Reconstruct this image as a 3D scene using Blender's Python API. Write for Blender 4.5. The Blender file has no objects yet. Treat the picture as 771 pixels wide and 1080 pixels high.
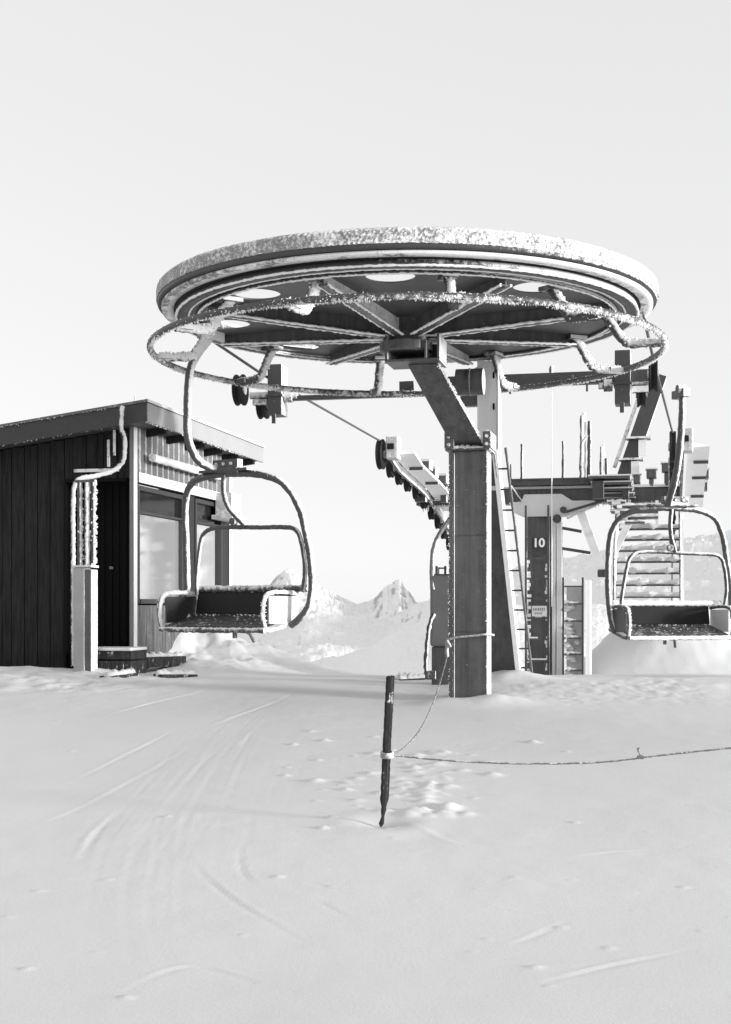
import bpy, math, random
import numpy as np
from mathutils import Vector, Matrix
random.seed(7); rng = np.random.default_rng(11)
S = bpy.context.scene
COL = S.collection
PI = math.pi
F = 1430.0; HY = 640.0; CX = 385.5; EYE = 1.6          # focal length (px), horizon row, centre column, eye height

# ------------------------------------------------------------------ helpers
def P(px, py, d):
    return Vector(((px - CX) / F * d, d, EYE + (HY - py) / F * d))
YAW = math.radians(12.6)
Lv = Vector((math.sin(YAW), math.cos(YAW), 0)); Rv = Vector((math.cos(YAW), -math.sin(YAW), 0)); Zv = Vector((0, 0, 1))
class Frame:
    def __init__(s, o): s.o = Vector(o)
    def __call__(s, r, l, z): return Vector((s.o.x, s.o.y, 0)) + Rv * r + Lv * l + Zv * z

def catmull(pts, n=8):
    pts = [Vector(p) for p in pts]; out = []
    ext = [pts[0] * 2 - pts[1]] + pts + [pts[-1] * 2 - pts[-2]]
    for i in range(1, len(ext) - 2):
        p0, p1, p2, p3 = ext[i-1:i+3]
        for k in range(n):
            t = k / n
            out.append(0.5 * ((2*p1) + (p2-p0)*t + (2*p0-5*p1+4*p2-p3)*t*t + (3*p1-p0-3*p2+p3)*t**3))
    out.append(pts[-1]); return out
def resample(pts, step):
    pts = [Vector(p) for p in pts]; out = [pts[0]]
    for a, b in zip(pts, pts[1:]):
        n = max(1, int((b-a).length / step))
        for k in range(1, n+1): out.append(a.lerp(b, k/n))
    return out

class MB:
    def __init__(s): s.v = []; s.f = []; s.smooth = []; s.st = []
    def add(s, vs, fs, smooth=False):
        b = len(s.v); s.st.append((b, len(s.f))); s.v += [Vector(v) for v in vs]
        s.f += [tuple(b+i for i in f) for f in fs]; s.smooth += [smooth]*len(fs); return s
    def boxv(s, c, a, b, z):                            # centre and three half-extent vectors
        c = Vector(c); vs = [c + a*i + b*j + z*k for i in (-1,1) for j in (-1,1) for k in (-1,1)]
        fs = [(0,1,3,2),(4,6,7,5),(0,4,5,1),(2,3,7,6),(0,2,6,4),(1,5,7,3)]
        if a.cross(b).dot(z) < 0: fs = [f[::-1] for f in fs]
        return s.add(vs, fs)
    def boxf(s, fr, r0, r1, l0, l1, z0, z1):            # box in a yawed frame
        return s.boxv(fr((r0+r1)/2, (l0+l1)/2, (z0+z1)/2), Rv*abs(r1-r0)/2, Lv*abs(l1-l0)/2, Zv*abs(z1-z0)/2)
    def box(s, x0, x1, y0, y1, z0, z1):
        return s.boxv(((x0+x1)/2,(y0+y1)/2,(z0+z1)/2), Vector(((x1-x0)/2,0,0)), Vector((0,(y1-y0)/2,0)), Vector((0,0,(z1-z0)/2)))
    def beam(s, p0, p1, w, h, up=Zv):
        p0 = Vector(p0); p1 = Vector(p1); d = (p1-p0); n = d.normalized()
        side = n.cross(up); side = side.normalized() if side.length > 1e-4 else n.orthogonal().normalized()
        u = side.cross(n).normalized()
        return s.boxv((p0+p1)/2, side*w/2, d/2, u*h/2)
    def prism(s, ring0, ring1):
        n = len(ring0); vs = list(ring0)+list(ring1)
        fs = [tuple(range(n))[::-1], tuple(range(n, 2*n))] + [(i, (i+1) % n, n+(i+1) % n, n+i) for i in range(n)]
        return s.add(vs, fs)
    def tube(s, pts, r, seg=8, jit=0.0, cap=True):
        pts = [Vector(p) for p in pts]; n = len(pts); vs = []; fs = []
        t = (pts[1]-pts[0]).normalized(); u = t.orthogonal().normalized()
        for i, p in enumerate(pts):
            t = (pts[min(i+1, n-1)] - pts[max(i-1, 0)]).normalized()
            u = (u - t*u.dot(t)).normalized(); w = t.cross(u)
            rr = r(i/(n-1)) if callable(r) else r
            for k in range(seg):
                a = 2*PI*k/seg; q = rr*(1+random.uniform(-jit, jit*1.6))
                vs.append(p + (u*math.cos(a)+w*math.sin(a))*q)
        for i in range(n-1):
            for k in range(seg):
                a = i*seg+k; b = i*seg+(k+1) % seg
                fs.append((a, b, b+seg, a+seg))
        s.add(vs, fs, True)
        if cap:
            s.add(vs[:seg], [tuple(range(seg))[::-1]]); s.add(vs[-seg:], [tuple(range(seg))])
        return s
    def lathe(s, c, prof, seg=96, axis=None, closed=True, disp=None, smooth=True):
        # prof: list of (r, z); rotated about the vertical (or given) axis through c
        c = Vector(c); ax = (axis or Zv).normalized(); e1 = Vector((1,0,0)) if axis is None else ax.orthogonal().normalized(); e2 = ax.cross(e1)
        m = len(prof); vs = []; fs = []
        for i in range(seg):
            a = 2*PI*i/seg; d = e1*math.cos(a)+e2*math.sin(a)
            for j, (r, z) in enumerate(prof):
                if disp: r, z = disp(r, z, a, j)
                vs.append(c + d*r + ax*z)
        for i in range(seg):
            for j in range(m if closed else m-1):
                a = i*m+j; b = i*m+(j+1) % m; i2 = (i+1) % seg
                fs.append((a, i2*m+j, i2*m+(j+1) % m, b))
        return s.add(vs, fs, smooth)
    def cyl(s, c, r, h, axis=Zv, seg=20):
        return s.lathe(c, [(0.0005,-h/2),(r,-h/2),(r,h/2),(0.0005,h/2)], seg, axis, False, None, False)
    def rime(s, p, d, ln, w):                           # one feather of rime, grown along d
        d = Vector(d).normalized(); u = d.orthogonal().normalized(); v = d.cross(u); p = Vector(p)
        a0 = random.uniform(0, PI)
        ring = []
        for k in range(5):
            a = a0+2*PI*k/5; q = w*random.uniform(.6, 1.3)
            ring.append(p + d*ln*random.uniform(.2,.55) + (u*math.cos(a)+v*math.sin(a))*q)
        vs = [p - d*ln*.25] + ring + [p + d*ln + u*random.uniform(-.3,.3)*w]
        fs = [(0, 1+(k+1) % 5, 1+k) for k in range(5)] + [(6, 1+k, 1+(k+1) % 5) for k in range(5)]
        return s.add(vs, fs)
    def build(s, name, mat, root=None, bevel=0.0, seg=2):
        me = bpy.data.meshes.new(name); off = root.location if root else Vector((0,0,0))
        me.from_pydata([v-off for v in s.v], [], s.f)
        me.polygons.foreach_set('use_smooth', s.smooth); me.materials.append(mat); me.update()
        o = bpy.data.objects.new(name, me); COL.objects.link(o)
        if root: o.parent = root
        if bevel:
            b = o.modifiers.new('bevel', 'BEVEL'); b.width = bevel; b.segments = seg; b.limit_method = 'ANGLE'; b.angle_limit = 0.6
        return o
def split_build(mb, name, mat, root, bevel=0, parent=None):   # every shape of the builder becomes an object of its own
    out = []; ends = mb.st[1:]+[(len(mb.v), len(mb.f))]
    for (v0, f0), (v1, f1) in zip(mb.st, ends):
        q = MB(); q.v = mb.v[v0:v1]; q.f = [tuple(i-v0 for i in f) for f in mb.f[f0:f1]]; q.smooth = mb.smooth[f0:f1]
        o = q.build(name, mat, root, bevel); out.append(o)
        if parent: o.parent = parent
    return out
def under(parent, mb, name, mat, root, bevel=0):        # a sub-part: third level
    o = mb.build(name, mat, root, bevel); o.parent = parent
    if 'rime' in name or name == 'print': o['kind'] = 'stuff'
    return o
RIME_SUN_DIR = Vector((.86, -.16, .36)).normalized()  # side the rime grows on; material masks also paint sunlight along it
def rime_line(mb, pts, r, per_m, ln, w, spread=.7, base=RIME_SUN_DIR):
    pts = [Vector(p) for p in pts]
    for a, b in zip(pts, pts[1:]):
        L = (b-a).length; cm = (a+b)*2.3; n = L*per_m*max(.15, 1+.9*math.sin(cm.x+.7*cm.z)*math.sin(1.7*cm.y+cm.z*1.3+1)+.5*math.sin(3.1*cm.z+2.3*cm.x)); n = int(n)+(random.random() < n-int(n))
        t = (b-a).normalized()
        for _ in range(n):
            d = base + Vector([random.gauss(0, spread) for _ in range(3)]); d -= t*d.dot(t)*.8
            if d.length < .05: continue
            d.normalize(); mb.rime(a.lerp(b, random.random()) + d*r*.85, d, ln*random.uniform(.4,1.4), w*random.uniform(.5,1.3))
def thing(name, label, cat, loc=(0,0,0), group=None):
    o = bpy.data.objects.new(name, None); COL.objects.link(o); o.location = Vector(loc); o.empty_display_size = .2
    o['label'] = label; o['category'] = cat
    if group: o['group'] = group
    return o
def tag(o, label, cat, group=None):
    o['label'] = label; o['category'] = cat
    if group: o['group'] = group
    return o

# ------------------------------------------------------------------ materials
class NT:
    def __init__(s, name):
        s.m = bpy.data.materials.new(name); s.m.use_nodes = True; s.t = s.m.node_tree; s.n = s.t.nodes
        s.b = s.n['Principled BSDF']
    def node(s, typ, **kw):
        n = s.n.new(typ)
        for k, v in kw.items(): setattr(n, k, v)
        return n
    def link(s, a, b): s.t.links.new(a, b)
    def val(s, x, sock):
        if isinstance(x, (int, float)): sock.default_value = x
        else: s.link(x, sock)
    def math(s, op, a, b=0.0, clamp=False):
        n = s.node('ShaderNodeMath', operation=op, use_clamp=clamp); s.val(a, n.inputs[0]); s.val(b, n.inputs[1]); return n.outputs[0]
    def noise(s, scale, detail=4, rough=.6, vec=None, dim='3D'):
        n = s.node('ShaderNodeTexNoise'); n.inputs['Scale'].default_value = scale; n.inputs['Detail'].default_value = detail
        n.inputs['Roughness'].default_value = rough
        if vec is not None: s.link(vec, n.inputs['Vector'])
        return n.outputs[0]
    def pos(s, coord='obj'):
        return s.node('ShaderNodeTexCoord').outputs['Object'] if coord == 'obj' else s.node('ShaderNodeNewGeometry').outputs['Position']
    def mixc(s, fac, a, b):
        n = s.node('ShaderNodeMix', data_type='RGBA'); s.val(fac, n.inputs[0])
        for sock, c in ((n.inputs[6], a), (n.inputs[7], b)):
            if isinstance(c, (int, float)): sock.default_value = (c, c, c, 1)
            else: s.link(c, sock)
        return n.outputs[2]
    def mapr(s, x, a, b, c=0.0, d=1.0, smooth=True):
        n = s.node('ShaderNodeMapRange'); n.interpolation_type = 'SMOOTHSTEP' if smooth else 'LINEAR'
        s.val(x, n.inputs[0]); n.inputs[1].default_value = a; n.inputs[2].default_value = b; n.inputs[3].default_value = c; n.inputs[4].default_value = d
        return n.outputs[0]
    def bump(s, h, strength, dist):
        n = s.node('ShaderNodeBump'); s.val(strength, n.inputs['Strength']); n.inputs['Distance'].default_value = dist; s.link(h, n.inputs['Height'])
        s.link(n.outputs[0], s.b.inputs['Normal']); return n
def grey(v): return (v, v, v, 1)

def frosted(name, base, bias=0.0, k=1.0, rough=.5, metal=0.0, amp=.9, sc=14.0, dirt=.35, white_dir=RIME_SUN_DIR, frost=.9, streak=0.0):
    """painted steel with rime; its white also paints sunlight on right-turned faces"""
    t = NT(name); pos = t.pos('obj')
    g = t.node('ShaderNodeNewGeometry'); vm = t.node('ShaderNodeVectorMath', operation='DOT_PRODUCT')
    t.link(g.outputs['Normal'], vm.inputs[0]); vm.inputs[1].default_value = white_dir
    n1 = t.noise(sc, 5, .65, pos); n2 = t.noise(sc*5.3, 3, .6, pos)
    n0 = t.noise(sc*.17, 3, .55, pos)
    nn = t.math('ADD', t.math('ADD', t.math('MULTIPLY', n1, .5), t.math('MULTIPLY', n2, .25)), t.math('MULTIPLY', n0, .25))
    m = t.math('ADD', t.math('MULTIPLY', vm.outputs['Value'], k), t.math('MULTIPLY', t.math('SUBTRACT', nn, .5), amp*2.6))
    mask = t.mapr(t.math('ADD', m, bias), .3, .62)  # white on right-hand faces stands in for sun as well as rime
    wear = t.noise(3.1, 6, .7, pos)
    if streak:
        mp = t.node('ShaderNodeMapping'); t.link(pos, mp.inputs[0]); mp.inputs['Scale'].default_value = (9, 9, .55)
        wear = t.math('ADD', t.math('MULTIPLY', wear, 1-streak), t.math('MULTIPLY', t.noise(1.5, 6, .7, mp.outputs[0]), streak))
        wear = t.mapr(wear, .3, .7)
        chip = t.mapr(t.noise(17, 3, .5, pos), .685, .70); wear = t.math('ADD', wear, t.math('MULTIPLY', chip, 1.3))
    bc = t.mixc(wear, base*(1-dirt), base*(1+dirt))
    sp = t.mapr(t.noise(60, 2, .5, pos), .72, .78)      # single flecks of frost
    mask = t.math('MAXIMUM', mask, t.math('MULTIPLY', sp, .55))
    fc = t.mixc(n2, frost*.88, min(.95, frost*1.06))
    t.link(t.mixc(mask, bc, fc), t.b.inputs['Base Color'])
    t.link(t.mapr(mask, 0, 1, rough, .85, False), t.b.inputs['Roughness'])
    t.b.inputs['Metallic'].default_value = metal
    h = t.math('ADD', t.math('MULTIPLY', mask, t.math('ADD', n2, 1.0)), t.math('MULTIPLY', wear, .08))
    t.bump(h, .6, .012)
    return t.m
def plain(name, base, rough=.6, metal=0.0, var=.25, sc=6, bump=.15, spec=.5):
    t = NT(name); pos = t.pos('obj'); n = t.noise(sc, 6, .65, pos)
    t.link(t.mixc(n, base*(1-var), base*(1+var)), t.b.inputs['Base Color'])
    t.b.inputs['Roughness'].default_value = rough; t.b.inputs['Metallic'].default_value = metal
    t.b.inputs['Specular IOR Level'].default_value = spec
    if bump: t.bump(n, bump, .01)
    return t.m

M = {}
M['steel'] = frosted('dark_grey_painted_steel', .082, bias=-.38, k=1.05, amp=.35, rough=.42, sc=9, streak=.65, dirt=.45)
M['steel_rime'] = frosted('rimed_steel', .055, bias=.02, k=.95, amp=.8, sc=20)
M['steel_heavy'] = frosted('heavily_rimed_steel', .05, bias=.62, k=.62, amp=.8, sc=22)
M['tube'] = frosted('rimed_tube', .06, bias=.12, k=.95, amp=.6, sc=18)
M['under'] = frosted('underside_plate', .078, bias=-.30, k=.6, amp=.62, sc=5, dirt=.5)
M['galv'] = frosted('galvanised_sheet', .20, bias=-.05, k=.9, amp=.6, sc=8, metal=.0, rough=.45)
M['pale'] = frosted('pale_rimed_metal', .5, bias=.42, k=.7, amp=.7, sc=10)
M['rubber'] = plain('black_rubber', .012, .7, spec=.3)
M['black'] = plain('black_interior', .006, .8, spec=.15)
M['rope'] = plain('steel_rope', .09, .6)
M['rime'] = plain('rime_ice', .9, .8, var=.08, sc=40, bump=.4)
M['crust'] = frosted('granular_crust', .25, bias=.50, k=.25, amp=1.2, sc=34, dirt=.3, frost=.86)
M['soffit'] = frosted('rimed_lit_soffit', .2, bias=.75, k=.4, amp=1.1, sc=7)  # rime, with the sky-lit brightness of the underside put into the colour
M['ring'] = frosted('rimed_ring_tube', .06, bias=.16, k=.55, amp=.95, sc=24, white_dir=Vector((.5,-.3,-.35)))
M['num'] = plain('white_lettering', .85, .6, var=.03, bump=0)
M['sign'] = frosted('dark_sign_plate', .03, bias=-.8, k=.4, amp=.5)
M['paper'] = plain('white_notice', .8, .6, var=.06, bump=0)
M['ink'] = plain('grey_print', .12, .7, bump=0)
M['lit_white'] = frosted('pale_lit_steel', .72, bias=.2, k=.5, amp=.6, dirt=.1)  # white puts light into the column's right strips; also coats the head plate
M['bodygrey'] = frosted('mottled_grey_body', .5, bias=.10, k=.3, amp=1.1, sc=3.5, dirt=.2)
M['colgrey'] = frosted('tower_column_steel', .10, bias=.02, k=.4, amp=1.1, sc=2.4, streak=.5)
M['tie'] = frosted('frosted_cord', .30, bias=.30, k=.7, amp=1.0, sc=60)
M['thinrope'] = frosted('frosted_thin_rope', .13, bias=.12, k=.6, amp=1.1, sc=40)
M['cord'] = frosted('dark_cord', .13, bias=-.15, k=.6, amp=1.0, sc=60)

def wood(name, base, bias, sc=1.0, planks=0.0):
    t = NT(name); pos = t.pos('obj'); mp = t.node('ShaderNodeMapping'); t.link(pos, mp.inputs[0]); mp.inputs['Scale'].default_value = (22*sc, 22*sc, 1.6*sc)
    gr = t.noise(1.6, 7, .7, mp.outputs[0]); n = t.noise(11, 5, .7, pos)
    c = t.mixc(t.mapr(gr, .3, .7), base*.45, base*1.5)
    fr = t.mapr(t.math('ADD', t.math('MULTIPLY', gr, .5), t.math('MULTIPLY', n, .7)), .66+bias, .74+bias)
    t.link(t.mixc(fr, c, .8), t.b.inputs['Base Color']); t.b.inputs['Roughness'].default_value = .85
    t.b.inputs['Specular IOR Level'].default_value = .25
    t.bump(gr, .5, .006); return t.m
M['wood'] = wood('weathered_dark_wood', .04, .02)
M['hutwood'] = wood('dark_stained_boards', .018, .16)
M['stake'] = wood('old_stake_wood', .030, .035, 1.6)

def glass_mat():
    t = NT('reflective_window_glass'); t.b.inputs['Metallic'].default_value = 1.0; t.b.inputs['Base Color'].default_value = grey(.93)
    n = t.noise(1.3, 2, .5, t.pos('obj')); t.b.inputs['Roughness'].default_value = .04; t.bump(n, .03, .05); return t.m
M['glass'] = glass_mat()
M['winframe'] = frosted('dark_window_frame', .04, bias=-.5, k=.6, amp=.6)
M['skyglass'] = plain('sky_pale_glass', .9, .06, .75, .06, 1.4, .03)  # pale base paints the bright sky reflection into the pane

def snow_mat(name, base=.70, fine=1.0):
    t = NT(name); pos = t.pos('geo')
    n1 = t.noise(2.2, 6, .6, pos); n2 = t.noise(45, 4, .7, pos); n3 = t.noise(260, 2, .6, pos)
    t.link(t.mixc(n1, base*.975, min(.93, base*1.02)), t.b.inputs['Base Color'])
    t.b.inputs['Roughness'].default_value = .75; t.b.inputs['Specular IOR Level'].default_value = .2
    t.b.inputs['Subsurface Weight'].default_value = 0.0
    h = t.math('ADD', t.math('MULTIPLY', n2, .6*fine), t.math('MULTIPLY', n3, .5*fine)); h = t.math('ADD', h, t.math('MULTIPLY', n1, 1.0))
    t.bump(h, .28, .016); return t.m
M['snow'] = snow_mat('wind_packed_snow')
def mountain_mat():
    t = NT('snowy_rock'); g = t.node('ShaderNodeNewGeometry'); pos = g.outputs['Position']; sx = t.node('ShaderNodeSeparateXYZ'); t.link(g.outputs['Normal'], sx.inputs[0])
    n1 = t.noise(.02, 8, .68, pos); n2 = t.noise(.11, 6, .7, pos)
    st = t.math('ADD', t.math('MULTIPLY', t.math('SUBTRACT', 1.0, sx.outputs[2]), 1.0), t.math('ADD', t.math('MULTIPLY', n1, .55), t.math('MULTIPLY', n2, .45)))
    n3 = t.noise(.5, 4, .7, pos)
    st = t.math('ADD', st, t.math('MULTIPLY', t.math('SUBTRACT', n3, .5), .35)); rock = t.mapr(st, .72, .90)
    t.link(t.mixc(rock, .93, t.mixc(n2, .34, .64)), t.b.inputs['Base Color']); t.b.inputs['Roughness'].default_value = .9
    t.b.inputs['Specular IOR Level'].default_value = .1
    t.bump(t.math('ADD', n1, t.math('MULTIPLY', n2, .5)), .8, 6); return t.m
M['mount'] = mountain_mat()

# ------------------------------------------------------------------ noise and ground height
def vnoise(x, y, seed=0):
    xi = np.floor(x).astype(np.int64); yi = np.floor(y).astype(np.int64); fx = x-xi; fy = y-yi
    def h(a, b):
        n = (a*374761393 + b*668265263 + seed*1442695041) & 0xFFFFFFFF
        n = ((n ^ (n >> 13))*1274126177) & 0xFFFFFFFF; n = (n ^ (n >> 16)) & 0xFFFFFFFF
        return n/4294967295.0
    u = fx*fx*fx*(fx*(fx*6-15)+10); v = fy*fy*fy*(fy*(fy*6-15)+10)
    return (h(xi,yi)*(1-u)+h(xi+1,yi)*u)*(1-v) + (h(xi,yi+1)*(1-u)+h(xi+1,yi+1)*u)*v
def fbm(x, y, oct=5, seed=0, gain=.5):
    s = 0; a = 1; t = 0
    for i in range(oct): s = s+a*(vnoise(x, y, seed+i)-.5); t += a; a *= gain; x = x*2.03+7.1; y = y*2.03-3.7
    return s/t
def hermite(xs, ys, x):
    xs = np.array(xs, float); ys = np.array(ys, float); d = np.diff(ys)/np.diff(xs)
    m = np.zeros(len(xs)); m[0] = d[0]; m[-1] = d[-1]
    for i in range(1, len(xs)-1): m[i] = 0 if d[i-1]*d[i] < 0 else (d[i-1]+d[i])/2
    x = np.clip(x, xs[0], xs[-1]); i = np.clip(np.searchsorted(xs, x)-1, 0, len(xs)-2)
    h = xs[i+1]-xs[i]; t = (x-xs[i])/h
    return (2*t**3-3*t**2+1)*ys[i]+(t**3-2*t**2+t)*h*m[i]+(-2*t**3+3*t**2)*ys[i+1]+(t**3-t**2)*h*m[i+1]
GY = [-60, -6, 3, 6.3, 8.74, 11.5, 14.2, 16, 18, 20, 25, 31, 60, 120]
GZ = [.2, -.05, -.04, 0.0, .206, .42, .640, .745, .690, .54, -.1, -1.6, -11, -32]
def G0(X, Y):
    z = hermite(GY, GZ, Y)
    z = z + .10*fbm(X*.23+3, Y*.23, 3, 5)*np.clip((Y-2)/6, .3, 1.2)
    return z
HEAPS = [(-1.5,19.4,1.1,.8,.24),(.80,13.95,.22,.2,.05),(1.32,13.95,.3,.22,.07),(1.05,13.85,.5,.25,.025),(1.75,15.7,.35,.3,.10),(-1.9,17.6,.9,.7,.14),(-2.75,19.0,.75,.95,.50),(-2.15,19.6,.8,.9,.36),(-3.35,16.5,.55,.3,.10),(3.4,15.0,1.7,.8,.07),(1.45,15.6,.5,.6,.05),(-4.6,16.2,1.1,.5,.12),(-1.5,18.6,.6,.7,.10),(5.7,27.4,1.9,1.6,1.75),(8.9,27.8,2.8,2.0,1.6)]
def G(X, Y):
    X = np.asarray(X, float); Y = np.asarray(Y, float); z = G0(X, Y)
    for x, y, sx, sy, h in HEAPS: g = np.exp(-((X-x)/sx)**2-((Y-y)/sy)**2); z = z + h*g + min(h, .35)*g*.7*fbm(X*2.2, Y*2.2, 3, 9)
    return z
def gz(x, y): return float(G(np.array([x]), np.array([y]))[0])
def ground_pt(px, py):
    lo, hi = 3.0, 17.2
    for _ in range(40):
        d = (lo+hi)/2; y = HY-(gz((px-CX)/F*d, d)-EYE)/d*F
        if y > py: lo = d
        else: hi = d
    return ((px-CX)/F*d, d)

# ------------------------------------------------------------------ the snow field
def snow_field():
    def axis(segs):
        out = []
        for a, b, s in segs: out += list(np.arange(a, b, s))
        return np.array(out+[segs[-1][1]])
    xs = axis([(-16,-7,.2),(-7,-3.6,.06),(-3.6,3.6,.022),(3.6,7,.06),(7,16,.2)])
    ys = axis([(-8,3.6,.25),(3.6,10,.017),(10,14,.026),(14,20,.04),(20,32,.12)])
    X, Y = np.meshgrid(xs, ys); Z = G(X, Y)
    near = np.clip((20-Y)/4, 0, 1)
    Z += near*(.014*fbm(X*1.1, Y*1.1, 3, 21)+.005*fbm(X*6, Y*6, 4, 31)*np.clip(.35+1.6*fbm(X*.5, Y*.5, 2, 77)+.3, 0, 1))
    # rough crumbly bank on the right and trodden snow near the hut
    m = np.exp(-((X-3.2)/2.0)**2-((Y-14.6)/.8)**2); Z += m*.035*fbm(X*9, Y*9, 4, 41)
    m = np.exp(-((X+4.0)/1.6)**2-((Y-15.6)/.9)**2)+np.exp(-((X+2.4)/1.0)**2-((Y-18.4)/1.0)**2); Z += m*.12*fbm(X*4, Y*4, 5, 43)
    def window(x0, x1, y0, y1):
        i0, i1 = np.searchsorted(ys, [y0, y1]); j0, j1 = np.searchsorted(xs, [x0, x1]); return slice(i0, i1), slice(j0, j1)
    def groove(pts, width, depth, rim):
        width *= .5; depth *= .26; rim *= .26
        pts = np.array([(p.x, p.y) for p in catmull([(a, b, 0) for a, b in pts], 6)])
        w = window(pts[:,0].min()-4*width, pts[:,0].max()+4*width, pts[:,1].min()-4*width, pts[:,1].max()+4*width)
        x = X[w]; y = Y[w]
        if x.size == 0: return
        best = np.full(x.shape, 9.0); sgn = np.zeros(x.shape); tt = np.zeros(x.shape); n = len(pts)-1
        for i in range(n):
            a = pts[i]; d = pts[i+1]-a; L2 = d@d+1e-9
            t = np.clip(((x-a[0])*d[0]+(y-a[1])*d[1])/L2, 0, 1); ex = x-a[0]-t*d[0]; ey = y-a[1]-t*d[1]; q = np.hypot(ex, ey)
            k = q < best; best = np.where(k, q, best); sgn = np.where(k, np.sign(d[0]*ey-d[1]*ex), sgn); tt = np.where(k, (i+t)/n, tt)
        fade = np.clip(np.minimum(tt, 1-tt)*2.6, 0, 1)*(.55+.9*(fbm(x*3, y*3, 3, 55)+.3))
        u = best/width
        Z[w] += fade*(-depth*np.exp(-u*u) + rim*np.exp(-((u-1.5)/.7)**2)*(sgn > 0))
    T = [([(198,903),(221,928),(252,953),(294,978),(328,997)], .035,.018,.016), ([(261,882),(254,900),(257,920),(271,934)], .03,.025,.014),
         ([(60,833),(118,804),(160,783),(185,770)], .04,.02,.018), ([(220,768),(244,758),(294,739),(324,722)], .05,.02,.02),
         ([(236,817),(257,787),(269,770)], .03,.015,.012), ([(332,947),(352,959),(370,968)], .03,.014,.012), ([(315,926),(349,936),(387,940)], .03,.012,.014),
         ([(84,909),(101,880),(131,850)], .05,.02,.02), ([(533,998),(564,987),(606,966)], .035,.02,.014), ([(488,954),(533,960),(587,968)], .03,.008,.014),
         ([(404,863),(438,878),(476,893),(541,899)], .09,-.012,.03), ([(40,870),(90,850),(150,818),(215,780)], .05,.012,.012),
         ([(330,798),(365,798),(408,797)], .03,.02,.012), ([(100,760),(160,742),(235,726)], .06,.02,.02), ([(120,1050),(200,1020),(300,1045)], .04,.02,.015),
         ([(600,905),(650,899),(700,897)], .04,.008,.012), ([(560,1040),(640,1020),(740,1000)], .04,.016,.014)]
    for pts, w_, d_, r_ in T: groove([ground_pt(*p) for p in pts], w_, d_, r_)
    for k in range(15):                                 # paired ski tracks sweeping round and up to the crest
        o = random.uniform(-130, 100); wob = [random.uniform(-14, 14) for _ in range(6)]
        base = [(212+o, 1060), (203+o*.9, 930), (232+o*.75, 840), (285+o*.55, 765), (335+o*.4, 722)][random.choice([0,0,1]):]
        pts = [ground_pt(a+wob[i], b) for i, (a, b) in enumerate(base)]; g = random.uniform(.10, .22); dp = random.uniform(.002,.0055)
        groove(pts, .028, dp, dp*.9); groove([(x+g, y-.02) for x, y in pts], .028, dp*.9, dp*.8)
    def lump(x, y, s, h, sq):
        w = window(x-3*s, x+3*s, y-3*s, y+3*s); a = random.uniform(0, PI)
        u = ((X[w]-x)*math.cos(a)+(Y[w]-y)*math.sin(a))/s; v = (-(X[w]-x)*math.sin(a)+(Y[w]-y)*math.cos(a))/(s*sq)
        Z[w] += h/(1+(u*u+v*v)**2.2)
    for k in range(150):                                # broken snow round the stake
        x, y = ground_pt(random.gauss(440, 34), random.uniform(792, 862)); s = random.choice([.015,.02,.03,.04,.055]); lump(x, y, s, s*random.uniform(.18,.42), random.uniform(.6,1.4))
    for k in range(26):
        x, y = ground_pt(random.gauss(350, 34), random.uniform(770, 880)); s = random.choice([.015,.02,.03]); lump(x, y, s, s*random.uniform(.3,.6), random.uniform(.6,1.4))
    for k in range(90):
        x, y = ground_pt(random.uniform(-20, 790), random.uniform(728, 1060)); s = random.choice([.006,.008,.008,.01,.012,.02]); lump(x, y, s, s*random.uniform(.3,.6), random.uniform(.6,1.4))
    for px, py, s in ((562,783,.04),(598,793,.02)):
        x, y = ground_pt(px, py); lump(x, y, s, s*.6, 1.2)
    # a hollow scooped by the wind round the foot of the stake
    x, y = ground_pt(404, 868); w = window(x-.8, x+.8, y-.8, y+.8); q = ((X[w]-x)/.12)**2+((Y[w]-y)/.12)**2; Z[w] += -.03*np.exp(-q)+.010*np.exp(-(np.sqrt(q)-2.2)**2)
    ny, nx = X.shape
    vs = np.stack([X.ravel(), Y.ravel(), Z.ravel()], 1)
    i = np.arange(ny*nx).reshape(ny, nx); fs = np.stack([i[:-1,:-1], i[:-1,1:], i[1:,1:], i[1:,:-1]], -1).reshape(-1, 4)
    return grid_obj('snow_field', vs, fs, M['snow'])
def grid_obj(name, vs, fs, mat):
    me = bpy.data.meshes.new(name); n = len(fs)
    me.vertices.add(len(vs)); me.vertices.foreach_set('co', vs.astype(np.float32).ravel())
    me.loops.add(n*4); me.loops.foreach_set('vertex_index', fs.astype(np.int32).ravel())
    me.polygons.add(n); me.polygons.foreach_set('loop_start', np.arange(0, n*4, 4, dtype=np.int32))
    me.polygons.foreach_set('use_smooth', np.ones(n, bool)); me.update(calc_edges=True); me.validate()
    me.materials.append(mat); o = bpy.data.objects.new(name, me); COL.objects.link(o); o['kind'] = 'structure'; return o
snow_field()

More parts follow.
